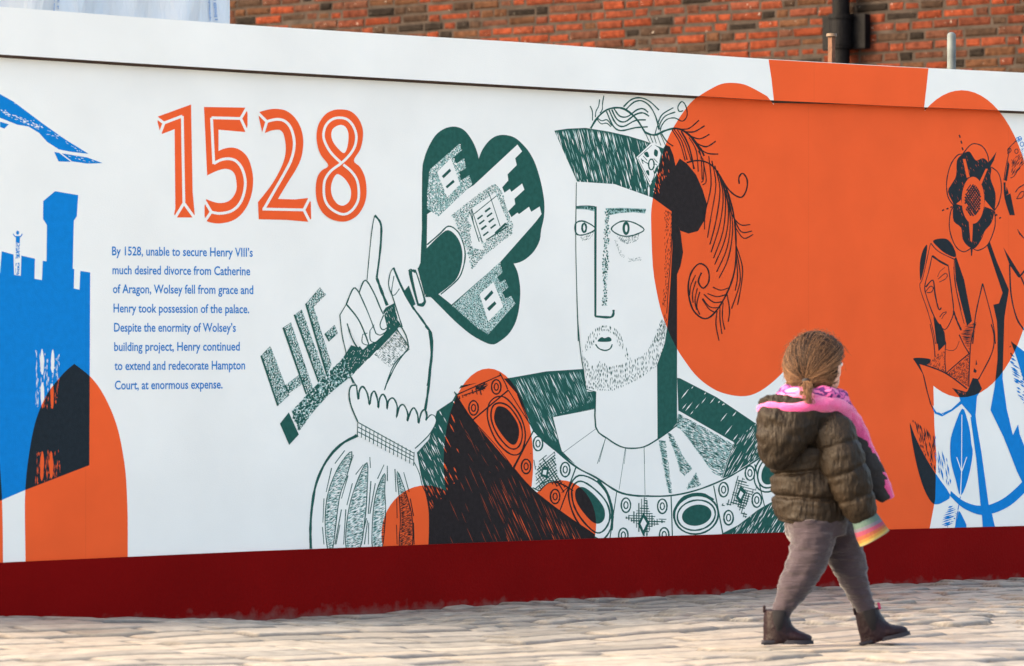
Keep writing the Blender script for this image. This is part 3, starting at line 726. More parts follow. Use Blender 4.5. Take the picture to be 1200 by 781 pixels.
for x, y in ((235, 503), (262, 494), (285, 484), (300, 478), (560, 532), (583, 550)): stroke('B', zc('%d,%d %d,%d' % (x - 6, y + 3, x + 6, y - 3)), 1.8, 0)
part('woman_picture')
fill('B', smooth(zd('200,75 260,58 310,70 350,130 360,190 290,165 235,120'), 3)); fill('B', zd('352,195 365,190 420,350 475,640 440,675 390,480 360,350')); fill('B', smooth(zd('160,105 130,140 108,230 110,350 125,320 145,230'), 3))
for t, w in (('195,180 250,220 308,250', 2.2), ('308,250 330,420 345,560 330,630 280,700 210,610 150,450 145,380 170,290 195,180', 1.2), ('185,92 240,150 350,205', 1.1), ('182,95 130,330 108,400 160,560 200,700 218,800', .9), ('350,205 352,350 385,520 420,660', .8),
             ('150,400 200,352 215,450 240,555 260,545', 1.6), ('236,345 285,305 302,320 285,345 245,365', .9), ('232,330 250,290 285,262', .6), ('150,432 180,396 202,405 190,435 155,440', 1.0), ('248,612 270,583 296,575', 1.0), ('262,625 275,600 296,580', .8), ('345,570 370,640 400,705', 2.0), ('345,260 368,430 400,560', .5)):
    stroke('B', zd(t), w)
fill('B', zd('203,610 262,690 295,800 225,800')); q = zd('390,720 470,650 512,640 485,800 415,800'); hatch('B', q, 8, 1.2, .8, (8, 20), .1)
fill('B', zd('580,105 600,80 650,220 735,420 705,600 690,800 660,800 650,640 625,525 665,515 690,440 640,290'))
for t, w in (('550,375 500,600 480,800', 1.4), ('550,375 620,640 640,800', 1.2), ('740,240 750,450 790,620 845,705', 1.8), ('820,330 850,400', 1.6)): stroke('B', zd(t), w)
fill('B', zd('695,120 820,320 800,332 740,245')); fill('B', zd('800,330 850,270 850,290 812,335'))
for t, w in (('340,190 300,370 285,480', .8), ('375,140 330,190 320,240', 1.0), ('450,95 390,125 375,145', 1.0), ('290,500 300,640 345,800', 2.2), ('390,590 420,550 470,520', 1.4), ('400,650 440,590 470,590 450,640 400,650', 1.0), ('345,460 380,440 430,360 470,320', .8)): stroke('B', z4(t), w)
fill('B', z4('320,300 336,340 312,490 290,480')); q = z4('350,300 430,235 470,260 465,330 400,420 345,450'); hatch('B', q, -58, 1.2, 1.0, (5, 14), .12)
fill('B', z4('300,620 345,600 385,800 345,800')); fill('B', z4('310,540 330,600 300,620'))
for x, y in ((335, 205), (400, 215), (410, 110), (430, 100), (450, 150)): ring('B', 1140 + x / 7.81, 150 + y / 7.81, 2.0, 2.6, .8)
q = z4('430,190 470,170 470,330 440,260'); hatch('B', q, 40, 1.6, .8, (3, 9), .2)
for t, w in (('490,505 560,500', 1.0), ('640,615 725,615', .8)): stroke('B', z4(t), w, 0)
for x in range(5): stroke('B', zc('%d,%d %d,%d' % (690 + x * 9, 620 + x * 12, 705 + x * 9, 655 + x * 8)), .7, 0)
part('stem_and_leaf_picture')
fill('B', ze('215,0 255,0 282,60 290,140 240,190')); stroke('B', ze('180,0 205,120 215,230'), 1.0); stroke('B', ze('290,130 285,250 292,345'), .9)
q = ze('385,70 430,0 500,0 470,130 455,205'); hatch('B', q, 8, 1.2, .8, (8, 20), .1); stroke('B', ze('385,75 420,150 455,208'), 1.2, 0); stroke('B', ze('500,0 465,150 452,440'), 1.3)
fill('B', smooth(ze('60,243 120,238 185,250 160,285 100,280'), 3)); stroke('B', ze('85,270 180,300 300,352 440,455'), 1.6); stroke('B', ze('295,345 380,270 455,208'), 1.2, 0)
q = ze('300,350 455,212 450,445'); hatch('B', q, -60, .9, .65, (2, 6), .22); hatch('B', q, 20, 2.2, .5, (4, 9), .3)
q = ze('160,285 240,205 290,185 290,345'); hatch('B', q, -60, .9, .6, (2, 6), .3)
stroke('B', ze('282,175 330,188 365,170 385,120'), .6, 3)
fill('B', ze('62,245 100,270 140,370 165,480 190,570 225,620 265,628 330,600 400,535 405,560 335,612 265,650 215,630 180,560 150,450 128,350'))
stroke('W', ze('185,540 215,600 262,630'), .8); hatch('W', ze('200,560 260,620 390,545 392,556 262,642'), -30, 1.3, .5, (3, 7), .4)
fill('B', ze('385,512 445,470 480,380 515,385 545,455 520,495 510,510 500,640 518,800 485,800 470,640 400,560')); fill('B', ze('335,450 440,480 430,520 390,515')); hatch('W', ze('340,455 430,480 425,510 385,510'), 80, 2, .6, (2, 5), .3)
stroke('B', ze('610,0 630,80 625,170 590,260 520,390'), 1.2); fill('B', ze('505,250 512,285 500,290')); fill('B', ze('490,310 510,330 500,345 485,335'))
fill('B', zf('455,-5 485,-5 520,200 565,525 585,580 605,670 530,670 525,600 515,520 490,250'))
fill('B', ze('655,-10 702,-10 690,380 720,600 765,790 695,790 605,605 635,440 655,250')); fill('B', zf('600,-20 690,0 710,112 745,40 755,100 790,190 790,400 770,390 740,330 690,200 650,100'))
fill('B', smooth(zf('335,445 400,500 470,530 520,535 570,530 650,495 720,440 775,385 790,360'), 3, False) + smooth(zf('800,440 740,500 680,545 600,580 520,592 450,570 390,535 330,475'), 3, False))
fill('B', smooth(ze('405,595 440,665 462,760 470,840') + zf('468,220 440,370 395,475 365,380 335,260 332,150 350,70'), 3)); stroke('W', zf('402,-20 400,330 393,480'), .9, 0); stroke('W', zf('370,240 400,325'), .9, 0); stroke('W', zf('432,238 402,325'), .9, 0)
stroke('B', zf('393,480 375,580 362,672'), 1.0)
fill('B', smooth(zf('85,30 115,110 180,240 245,345 330,470 290,512 250,527 215,512 170,430 130,300 100,150'), 3)); q = zf('100,5 170,50 240,110 245,340 160,190'); hatch('B', q, 78, 1.6, 1.5, (5, 18), .2, .5)
q = zf('260,160 310,250 335,420 312,412 255,330'); hatch('B', q, 80, 1.7, 1.5, (6, 20), .18, .5); stroke('B', zf('245,345 330,470'), .6, 0)
q = smooth(zf('265,650 285,590 325,538 355,540 372,572 350,640 300,670'), 3); hatch('B', q, -18, 2.4, 2.0, (10, 20), .05, .2); stroke('W', zf('330,640 380,560'), .7, 0)
fill('B', smooth(zf('385,568 410,610 430,668 365,672 375,610'), 3))
q = ze('735,130 760,210 800,290 850,380 850,590 790,480 750,350'); hatch('B', q, 32, 2.6, 2.2, (6, 16), .15, .4); fill('B', ze('748,120 845,195 900,240 900,460 841,400 790,240'))

# ---- orange print on the fascia
def clip_above(poly):
    """keep what lies on the fascia: between its top and its bottom edge"""
    p = ccw(poly)
    for k in range(len(JOINT) - 1):
        pass
    rem = [p]; out = []
    for k in range(len(JOINT) - 1):
        (x0, y0), (x1, y1) = JOINT[k], JOINT[k + 1]; (t0, s0), (t1, s1) = TOP[k], TOP[k + 1]
        q = ccw([(x0, y0), (x1, y1), (t1, s1 + .5), (t0, s0 + .5)])
        r_ = p
        for i in range(4):
            r_, _ = split_line(r_, q[i - 1], q[i])
            if not r_: break
        if r_: out.append(r_)
    return out
part('fascia_print')
BASE[0] = FAS; ORDER[0] = 0
for q in (DISC, ell(1127, 286, 87, 180, 0, 72), [(900, 66), (1088.5, 76), (1086, 100), (1083, 126), (907.5, 124), (904, 92)]):
    off = nxt()
    for f in clip_above(q): face('O', f, off, False)

ART_LABELS = {'king_portrait': 'printed portrait of a bearded king in a plumed hat', 'key_picture': 'printed green key with a palace in its trefoil bow',
              'castle_picture': 'printed blue castle silhouette with battlements', 'rose_picture': 'printed five petalled rose', 'year_numerals': 'orange inline numerals 1528',
              'history_text': 'blue printed paragraph of eight lines', 'orange_block': 'tall flat orange block that runs up onto the fascia'}
king = None
for name, faces in PARTS.items():
    inks = sorted({f[0] for f in faces}); vs, fs, mi = [], [], []
    for ink, poly, off in faces:
        b0 = len(vs)
        q = [P(u, v, off) for u, v in (poly if area2(poly) < 0 else poly[::-1])]
        vs += [tuple(p) for p in q]; fs.append(tuple(range(b0, b0 + len(q)))); mi.append(inks.index(ink))
    par = hoard
    if name == 'fascia_print': par = fascia
    if name.startswith('king_'):
        if king is None:
            king = empty('king_portrait'); king.parent = hoard; king['label'] = ART_LABELS['king_portrait']
        par = king
    o = from_py(name, vs, fs, [INK[i] for i in inks], par, False, mi)
    if name in ART_LABELS: o['label'] = ART_LABELS[name]
# ------------------------------------------------------------------ paving sheet
def hash2(i, j, k=0):
    h = np.sin(i * 127.1 + j * 311.7 + k * 74.7) * 43758.5453
    return h - np.floor(h)

def axis(lo, hi, step, far):
    a = np.arange(lo, hi, step)
    out = [step * 4 * 1.6 ** i for i in range(40)]
    c = np.cumsum(out)
    c = c[c < far]
    return np.concatenate([(lo - c)[::-1], a, hi + c])

xs = axis(-2.6, 4.2, 0.014, 900)
ys = axis(12.6, 20.6, 0.014, 1500)
X, Y = np.meshgrid(xs, ys)
Z, S, T = ground_z(X, Y)
# setts in rows that run along the boards, rounded tops, worn unevenly
def setts(row, l0, l1, joint, k, jc):
    wob = 0.16 * row * np.sin(S * 2.1 + 1.3 * np.sin(T * 0.9) + k) + 0.10 * row * np.sin(S * 5.3 + T * 2.0) + 0.05 * row * np.sin(S * 17 + T * 9)
    tr = (T + wob) / row
    ri = np.floor(tr); rf = tr - ri
    LEN = l0 + (l1 - l0) * hash2(ri, ri * 0 + 3.0 + k)
    sc = (S + 0.9 * hash2(ri, ri * 0 + 9.0 + k) + .05 * l0 * np.sin(T * 31 + k)) / LEN
    ci = np.floor(sc); cf = sc - ci
    e = np.minimum(np.minimum(rf, 1 - rf) * row, np.minimum(cf, 1 - cf) * LEN)
    dome = 1 - np.clip(1 - e / (joint * 2.2), 0, 1) ** 2
    lift = hash2(ri, ci, k) - 0.5
    tilt = (hash2(ri, ci, 2 + k) - 0.5) * (rf - 0.5) * 2 + (hash2(ri, ci, 4 + k) - 0.5) * (cf - 0.5) * 2
    return dome, lift, tilt, (e - .004) / jc, hash2(ri, ci, 7 + k)
d1, l1, t1, j1, h1 = setts(0.18, 0.26, 0.60, 0.012, 0, .021)       # worn flags of the yard
d2, l2, t2, j2, h2 = setts(0.115, 0.13, 0.26, 0.014, 5, .014)      # small rough setts beside the boards
zone = np.clip((Y - 15.86 - .10 * np.sin(X * 3.1) - .04 * np.sin(X * 11)) / 0.05, 0, 1)
zone = np.maximum(zone, np.clip((.30 - T) / .05, 0, 1))
mixz = lambda a_, b_: a_ * (1 - zone) + b_ * zone
relief = mixz((d1 - 1) * 0.012 + l1 * 0.012 + t1 * 0.003, (d2 - 1) * 0.013 + l2 * 0.014 + t2 * 0.009)
e_j = mixz(j1, j2)
near = np.clip((np.minimum(np.minimum(X + 2.8, 4.4 - X), np.minimum(Y - 12.4, 20.8 - Y))) / 0.3, 0, 1)
Z = Z + near * relief
# slow undulation of the whole yard
Z = Z + near * (0.006 * np.sin(0.8 * S - 2.4 * T) + 0.003 * np.sin(3.1 * S + 5.1 * T + 1.0) * np.clip(T / 1.5, 0, 1))
Z_ground = Z.copy()
ny, nx = X.shape
co = np.stack([X, Y, Z], -1).reshape(-1, 3)
idx = np.arange(nx * ny).reshape(ny, nx)
fq = np.stack([idx[:-1, :-1], idx[:-1, 1:], idx[1:, 1:], idx[1:, :-1]], -1).reshape(-1, 4)
gm = bpy.data.meshes.new('ground')
gm.vertices.add(len(co)); gm.vertices.foreach_set('co', co.ravel())
gm.loops.add(fq.size); gm.loops.foreach_set('vertex_index', fq.ravel().astype(np.int32))
gm.polygons.add(len(fq)); gm.polygons.foreach_set('loop_start', np.arange(0, fq.size, 4).astype(np.int32))
gm.update(calc_edges=True)
at = gm.attributes.new('sett', 'FLOAT', 'POINT')
at.data.foreach_set('value', (mixz(h1, h2 * .5)).ravel().astype(np.float32))
at = gm.attributes.new('joint', 'FLOAT', 'POINT')
at.data.foreach_set('value', (np.clip(e_j, 0, 1) * near + (1 - near)).ravel().astype(np.float32))

gmat = bpy.data.materials.new('old_paving')
gmat.use_nodes = True
nt = gmat.node_tree; N = nt.nodes; L = nt.links
b = N['Principled BSDF']
tc = N.new('ShaderNodeTexCoord')
a1 = N.new('ShaderNodeAttribute'); a1.attribute_name = 'sett'
a2 = N.new('ShaderNodeAttribute'); a2.attribute_name = 'joint'
cr = N.new('ShaderNodeValToRGB')
cr.color_ramp.elements[0].color = (0.185, 0.168, 0.140, 1)
cr.color_ramp.elements[1].color = (0.325, 0.295, 0.25, 1)
e2 = cr.color_ramp.elements.new(0.35); e2.color = (0.26, 0.24, 0.206, 1)
e3 = cr.color_ramp.elements.new(0.7); e3.color = (0.30, 0.262, 0.212, 1)
L.new(a1.outputs['Fac'], cr.inputs['Fac'])
nz = N.new('ShaderNodeTexNoise'); nz.inputs['Scale'].default_value = 14; nz.inputs['Detail'].default_value = 11; nz.inputs['Roughness'].default_value = .65
L.new(tc.outputs['Object'], nz.inputs['Vector'])
mr = N.new('ShaderNodeMapRange'); mr.inputs['From Min'].default_value = .3; mr.inputs['From Max'].default_value = .7
mr.inputs['To Min'].default_value = .62; mr.inputs['To Max'].default_value = 1.25
L.new(nz.outputs['Fac'], mr.inputs['Value'])
vm = N.new('ShaderNodeVectorMath'); vm.operation = 'SCALE'
L.new(cr.outputs[0], vm.inputs[0]); L.new(mr.outputs[0], vm.inputs['Scale'])
mx = N.new('ShaderNodeMix'); mx.data_type = 'RGBA'
mx.inputs['A'].default_value = (0.075, 0.068, 0.060, 1)
L.new(a2.outputs['Fac'], mx.inputs['Factor']); L.new(vm.outputs[0], mx.inputs['B'])
L.new(mx.outputs['Result'], b.inputs['Base Color'])
b.inputs['Roughness'].default_value = 0.5
b.inputs['Specular IOR Level'].default_value = 0.45
n2 = N.new('ShaderNodeTexNoise'); n2.inputs['Scale'].default_value = 70; n2.inputs['Detail'].default_value = 6
L.new(tc.outputs['Object'], n2.inputs['Vector'])
bp = N.new('ShaderNodeBump'); bp.inputs['Strength'].default_value = .35; bp.inputs['Distance'].default_value = .008
L.new(n2.outputs['Fac'], bp.inputs['Height']); L.new(bp.outputs[0], b.inputs['Normal'])
g = link_mesh('ground', gm, gmat, None, True)
tag(g, kind='structure')

# ------------------------------------------------------------------ the old brick building behind
BD = Vector((0.749, -0.663, 0)).normalized()      # along the wall, towards the viewer's right (nearer)
BN = Vector((-0.663, -0.749, 0)).normalized()     # faces the yard
_d = rot_cam(1050, 30)
BO = Vector((_d.x / _d.y * 31.0, 31.0, 0))
b_root = empty('brick_building', BO, math.atan2(BD.y, BD.x),
               'old red brick building with patchy dark bricks behind the painted boards', 'building')
brick_mat = bpy.data.materials.new('old_brick'); brick_mat.use_nodes = True
nt = brick_mat.node_tree; N = nt.nodes; L = nt.links
b = N['Principled BSDF']; b.inputs['Roughness'].default_value = .9; b.inputs['Specular IOR Level'].default_value = .04
a = N.new('ShaderNodeAttribute'); a.attribute_name = 'tone'
tc = N.new('ShaderNodeTexCoord')
nz = N.new('ShaderNodeTexNoise'); nz.inputs['Scale'].default_value = 24; nz.inputs['Detail'].default_value = 8
L.new(tc.outputs['Object'], nz.inputs['Vector'])
mr = N.new('ShaderNodeMapRange'); mr.inputs['From Min'].default_value = .3; mr.inputs['From Max'].default_value = .7
mr.inputs['To Min'].default_value = .55; mr.inputs['To Max'].default_value = 1.3
L.new(nz.outputs['Fac'], mr.inputs['Value'])
vm = N.new('ShaderNodeVectorMath'); vm.operation = 'SCALE'
L.new(a.outputs['Color'], vm.inputs[0]); L.new(mr.outputs[0], vm.inputs['Scale'])
nw = N.new('ShaderNodeTexNoise'); nw.inputs['Scale'].default_value = 38; nw.inputs['Detail'].default_value = 3
L.new(tc.outputs['Object'], nw.inputs['Vector'])
cw = N.new('ShaderNodeValToRGB'); cw.color_ramp.elements[0].position = .70; cw.color_ramp.elements[1].position = .76
L.new(nw.outputs['Fac'], cw.inputs['Fac'])
mx = N.new('ShaderNodeMix'); mx.data_type = 'RGBA'; mx.inputs['B'].default_value = (.30, .28, .26, 1)
L.new(cw.outputs[0], mx.inputs['Factor']); L.new(vm.outputs[0], mx.inputs['A'])
L.new(mx.outputs['Result'], b.inputs['Base Color'])
bp = N.new('ShaderNodeBump'); bp.inputs['Strength'].default_value = .6; bp.inputs['Distance'].default_value = .01
L.new(nz.outputs['Fac'], bp.inputs['Height']); L.new(bp.outputs[0], b.inputs['Normal'])

rb = random.Random(5)
vs, fs, tones = [], [], []
PITCH_C, MJ = 0.068, 0.015
X0, X1, TOPZ = -11.0, 4.0, 5.4
PAL = [((.084, .019, .009), 5), ((.074, .019, .010), 5), ((.060, .018, .011), 4), ((.043, .018, .012), 3),
       ((.044, .021, .012), 2.2), ((.010, .008, .007), 1.7), ((.024, .015, .011), 1.6)]
row = 0
z = 0.02
while z < TOPZ - 0.12:
    x = X0 + rb.random() * 0.2
    while x < X1:
        Lb = rb.choice([0.262, 0.262, 0.125, 0.125, 0.2]) * rb.uniform(.94, 1.06)
        visible = 2.9 < z < 4.4
        if x + Lb > X1: Lb = X1 - x
        if Lb > 0.05:
            h = PITCH_C - MJ * rb.uniform(.8, 1.25)
            zz = z + rb.uniform(-.003, .003)
            f = rb.uniform(-.006, .004)
            bev = 0.015
            base = len(vs)
            def q(xx, yy, zc):
                vs.append((xx + rb.uniform(-.006, .006), yy, zc + rb.uniform(-.004, .004)))
            for (ins, dep) in ((0.001, 0.02), (0.001, -0.002 - f), (bev, -0.009 - f)):
                q(x + ins, dep, zz + ins); q(x + Lb - MJ - ins, dep, zz + ins)
                q(x + Lb - MJ - ins, dep, zz + h - ins); q(x + ins, dep, zz + h - ins)
            for r_ in (0, 4):
                for k in range(4):
                    k2 = (k + 1) % 4
                    fs.append((base + r_ + k, base + r_ + k2, base + r_ + 4 + k2, base + r_ + 4 + k))
            fs.append((base + 8, base + 9, base + 10, base + 11))
            dark = 0.25 if x < -4.2 + rb.uniform(-1, 1) else 0.0
            ws_ = [w * (2.6 if (i >= 3 and dark) else 1) for i, (c, w) in enumerate(PAL)]
            c = rb.choices([p[0] for p in PAL], ws_)[0]
            k = rb.uniform(.8, 1.2)
            tones += [(c[0] * k, c[1] * k, c[2] * k, 1)] * 12
        x += Lb
    z += PITCH_C
    row += 1
o = from_py('brick_facing', vs, fs, brick_mat, b_root)
ca = o.data.color_attributes.new('tone', 'FLOAT_COLOR', 'POINT')
ca.data.foreach_set('color', np.array(tones, dtype=np.float32).ravel())
mortar = mat('lime_mortar', (.031, .025, .022), .95, .03, .35, 9, .6, 60)
bm = bmesh.new()
add_box(bm, (X0 - .02, 0.0, -.3), (X1 + .02, 0.45, TOPZ - 0.1))
from_bm('wall', bm, mortar, b_root)
stone = mat('coping_stone', (.36, .32, .27), .8, .3, .2, 5, .4, 40)
bm = bmesh.new()
xx = X0 - .05
while xx < X1:
    add_box(bm, (xx, -.06, TOPZ - .1), (min(xx + .9, X1 + .05) - .006, .5, TOPZ), .012)
    xx += .9
from_bm('coping', bm, stone, b_root)

def BP(u, v, off=0.0):
    d = rot_cam(u, v); o = Vector((0, 0, CAM_H))
    t = ((BO + BN * off) - o).dot(BN) / d.dot(BN)
    w = o + d * t - BO
    return Vector((w.dot(BD), -off, w.z))

iron = mat('black_painted_iron', (.004, .004, .005), .6, .06, .3, 12, .3, 50)
def cyl(bm, x, y, z0, z1, r, seg=24, r2=None):
    M = Matrix.Translation((x, y, (z0 + z1) / 2))
    bmesh.ops.create_cone(bm, cap_ends=True, segments=seg, radius1=r, radius2=r if r2 is None else r2, depth=z1 - z0, matrix=M)
pc = BP(985.5, 30, .12)
PXM = 174.0
pr = 10.5 / PXM
bm = bmesh.new(); cyl(bm, pc.x, -.12, 0.0, TOPZ - .15, pr)
dp = from_bm('drainpipe', bm, iron, b_root, False)
bm = bmesh.new()
zc0, zc1 = BP(985, 57, .12).z, BP(985, 19, .12).z
cyl(bm, pc.x, -.12, zc0, zc1, pr * 1.28); cyl(bm, pc.x, -.12, zc1 - .02, zc1 + .012, pr * 1.42); cyl(bm, pc.x, -.12, zc0 + .02, zc0 + .05, pr * 1.38)
from_bm('pipe_collar', bm, iron, dp)
bm = bmesh.new()
xr = BP(1013, 35, .08).x
xl = BP(963, 35, .08).x
add_box(bm, (xl, -.075, zc0 - .005), (xr, -.012, zc1 + .01), .006)
from_bm('fixing_plate', bm, iron, dp)

# posts that stick up behind the boards
galv = mat('galvanised_steel', (.095, .115, .125), .65, .2, .25, 14, .2, 60, metal=.2)
rust = mat('rusty_timber_brown', (.085, .042, .026), .9, .3, .35, 20, .4, 60)
steel_cap = mat('dull_washer_metal', (.10, .07, .05), .6, .2, .2, 20)
def behind(u, v, back):
    p = P(u, v, -back)
    return WALL_O + WD * p.x - WN * back + Vector((0, 0, p.z))
t_ = behind(1115, 38, .20)
tube = empty('scaffold_tube', (t_.x, t_.y, 0), 0, 'upright grey galvanised tube rising above the boards right of the drainpipe', 'scaffold pole')
bm = bmesh.new()
rr = 5.2 / 278.0
bmesh.ops.create_cone(bm, cap_ends=True, segments=24, radius1=rr, radius2=rr, depth=t_.z - .012, matrix=Matrix.Translation((0, 0, (t_.z - .012) / 2)))
from_bm('pole', bm, galv, tube, False)
bm = bmesh.new()
bmesh.ops.create_uvsphere(bm, u_segments=20, v_segments=10, radius=rr * .98, matrix=Matrix.Translation((0, 0, t_.z - .014)) @ Matrix.Diagonal((1, 1, .8, 1)))
from_bm('end_cap', bm, galv, tube, True)
t_ = behind(974.5, 43, .16)
post = empty('timber_post', (t_.x, t_.y, 0), WALL_RZ, 'thin rusty brown stake with a flat cap in front of the black drainpipe', 'post')
bm = bmesh.new(); add_box(bm, (-.0105, -.012, 0), (.0105, .012, t_.z), .003)
from_bm('stake', bm, rust, post)
bm = bmesh.new()
bmesh.ops.create_cone(bm, cap_ends=True, segments=20, radius1=.023, radius2=.021, depth=.012, matrix=Matrix.Translation((0, 0, t_.z + .006)))
from_bm('flat_cap', bm, steel_cap, post)

# plastic sheeting on a scaffold ledger behind the boards
sheet_mat = bpy.data.materials.new('white_plastic_sheet'); sheet_mat.use_nodes = True
nt = sheet_mat.node_tree; N = nt.nodes; L = nt.links
b = N['Principled BSDF']
b.inputs['Base Color'].default_value = (.60, .645, .69, 1)
b.inputs['Roughness'].default_value = .33
b.inputs['Specular IOR Level'].default_value = .5
tc = N.new('ShaderNodeTexCoord')
nz = N.new('ShaderNodeTexNoise'); nz.inputs['Scale'].default_value = 5; nz.inputs['Detail'].default_value = 4
mp = N.new('ShaderNodeMapping'); mp.inputs['Scale'].default_value = (3.0, 1, .8); mp.inputs['Rotation'].default_value = (0, .35, 0)
L.new(tc.outputs['Object'], mp.inputs['Vector']); L.new(mp.outputs[0], nz.inputs['Vector'])
bp = N.new('ShaderNodeBump'); bp.inputs['Strength'].default_value = .55; bp.inputs['Distance'].default_value = .05
L.new(nz.outputs['Fac'], bp.inputs['Height']); L.new(bp.outputs[0], b.inputs['Normal'])
BK = .45
pr_ = P(271, 10, -BK); pl_ = P(-260, 10, -BK)
top_z = P(0, -190, -BK).z
root_s = empty('plastic_sheeting', WALL_O - WN * BK, WALL_RZ, 'creased white translucent plastic sheet hanging behind the left end of the boards', 'plastic sheet')
vs, fs, wr = [], [], []
nxs, nzs = 90, 40
z_lo = 1.2
for j in range(nzs + 1):
    for i in range(nxs + 1):
        x = pl_.x + (pr_.x - pl_.x) * i / nxs
        zz = z_lo + (top_z - z_lo) * j / nzs
        q = x - .25 * (zz - 2)
        y = .030 * math.sin(q * 11 + .8 * math.sin(zz * 3)) + .018 * math.sin(q * 27 + 1.7 * zz) + .03 * noise.noise((x * 2.2, zz * 2.0, 3))
        vs.append((x + .004 * math.sin(zz * 9), y, zz))
for j in range(nzs):
    for i in range(nxs):
        a = j * (nxs + 1) + i
        fs.append((a, a + 1, a + nxs + 2, a + nxs + 1))
sh = from_py('sheet', vs, fs, sheet_mat, root_s, True)
so = sh.modifiers.new('thick', 'SOLIDIFY'); so.thickness = .0015
ink_b = mat('faint_blue_print', (.26, .38, .60), .5, .3, .2, 30)
rs = random.Random(3)
def sheet_y(x, zz):
    q = x - .25 * (zz - 2)
    return .030 * math.sin(q * 11 + .8 * math.sin(zz * 3)) + .018 * math.sin(q * 27 + 1.7 * zz) + .03 * noise.noise((x * 2.2, zz * 2.0, 3))
for (uc, v0, v1, cols) in ((57.5, -60, 13, 2), (251, -60, 23, 2), (150, -90, -20, 2)):
    vs, fs = [], []
    for c in range(cols):
        v = v0
        while v < v1:
            hgt = rs.uniform(.9, 2.2)
            if rs.random() < (.8 if c == 0 else .6):
                u = uc + c * 5.5 + rs.uniform(-.3, .3)
                w = rs.uniform(1.2, 2.4) if c == 0 else rs.uniform(1.0, 3.4)
                pts = [P(u + a * w, v + b_ * hgt, -BK) for a, b_ in ((-.5, 0), (.5, 0), (.5, .8), (-.5, .8))]
                base = len(vs)
                for p_ in pts: vs.append((p_.x, sheet_y(p_.x, p_.z) - .004, p_.z))
                fs.append((base, base + 1, base + 2, base + 3))
            v += hgt
    from_py('printed_mark', vs, fs, ink_b, sh)
frame = empty('scaffold', WALL_O - WN * (BK + .1), WALL_RZ, 'galvanised scaffold frame that carries the white plastic sheet', 'scaffold')
def rod(bm, a, b, r, seg=16):
    a, b = Vector(a), Vector(b); d = b - a
    M = Matrix.Translation((a + b) / 2) @ d.to_track_quat('Z', 'Y').to_matrix().to_4x4()
    bmesh.ops.create_cone(bm, cap_ends=True, segments=seg, radius1=r, radius2=r, depth=d.length, matrix=M)
for xq in (pl_.x + .1, pr_.x - .12):
    bm = bmesh.new(); rod(bm, (xq, .06, 0), (xq, .06, top_z + .25), .024)
    from_bm('standard', bm, galv, frame, True)
bm = bmesh.new(); rod(bm, (pl_.x - .1, 0, top_z), (pr_.x + .1, 0, top_z), .024)
from_bm('ledger', bm, galv, frame, True)
# ------------------------------------------------------------------ the child walking past
CD = 14.72
def C(u, v, y=0.0):
    d = rot_cam(u, v); t = (CD + y) / d.y
    return Vector((d.x * t, CD + y, CAM_H + d.z * t))
CK = FPX / CD
c0 = C(968, 757); KID = Vector((c0.x, c0.y, 0))
fi = int(np.argmin(abs(ys - CD))); fj = int(np.argmin(abs(xs - c0.x)))
zf0 = float(Z_ground[fi - 8:fi + 9, fj - 14:fj + 12].max())
KZ = zf0 - c0.z - .001
person = empty('person', (KID.x, KID.y, 0), 0, 'small child in a brown padded jacket with pink lining, walking past the boards', 'person')
def K(u, v, y=0.0):
    p = C(u, v, y) - KID; p.z += KZ
    return p

def tube(bm, pts, seg=24, n=6, bulge=None, wr=0.0, seed=0, cap=True):
    """tapering limb: (u, v, depth, radius px, depth radius px)"""
    q = []
    for p in pts:
        c = K(p[0], p[1], p[2]); q.append((c.x, c.y, c.z, p[3] / CK, (p[4] if len(p) > 4 else p[3]) / CK, p[1]))
    q = np.array(q); N_ = len(q); out = []
    for i in range(N_ - 1):
        p0, p1, p2, p3 = q[max(i - 1, 0)], q[i], q[i + 1], q[min(i + 2, N_ - 1)]
        for k in range(n):
            t = k / n
            out.append(.5 * (2 * p1 + (p2 - p0) * t + (2 * p0 - 5 * p1 + 4 * p2 - p3) * t * t + (3 * p1 - p0 - 3 * p2 + p3) * t ** 3))
    out.append(q[-1]); rings = []
    for i, o in enumerate(out):
        a, b_ = out[max(i - 1, 0)], out[min(i + 1, len(out) - 1)]
        T_ = Vector(b_[:3] - a[:3]).normalized()
        A = T_.cross(Vector((0, 1, 0)))
        A = A.normalized() if A.length > 1e-4 else Vector((1, 0, 0))
        B_ = A.cross(T_)
        g = bulge(o[5]) if bulge else 1.0
        ring_ = []
        for k in range(seg):
            th = 2 * math.pi * k / seg
            w = 1 + (wr * noise.noise((2.2 * math.cos(th) + seed, 2.2 * math.sin(th), o[2] * 42)) if wr else 0)
            c = Vector(o[:3]) + (A * (o[3] * math.cos(th)) + B_ * (o[4] * math.sin(th))) * g * w
            ring_.append(bm.verts.new(c))
        rings.append(ring_)
    for r0, r1 in zip(rings, rings[1:]):
        for k in range(seg): bm.faces.new((r0[k], r0[(k + 1) % seg], r1[(k + 1) % seg], r1[k]))
    if cap: bm.faces.new(rings[0][::-1]); bm.faces.new(rings[-1])
    return rings

def blob(bm, c, rx, ry, rz, rot=None):
    M = Matrix.Translation(c) @ (rot if rot else Matrix.Identity(4)) @ Matrix.Diagonal((rx, ry, rz, 1))
    bmesh.ops.create_uvsphere(bm, u_segments=28, v_segments=18, radius=1, matrix=M)

FUSED = []
def fuse(name, bm, m, parent, voxel=.006, disp=None, it=4):
    """one continuous skin over overlapping shapes"""
    bmesh.ops.recalc_face_normals(bm, faces=bm.faces)
    o = from_bm(name, bm, m, parent)
    r = o.modifiers.new('r', 'REMESH'); r.mode = 'VOXEL'; r.voxel_size = voxel
    s = o.modifiers.new('s', 'SMOOTH'); s.iterations = it; s.factor = .5
    FUSED.append((o, disp))
    return o

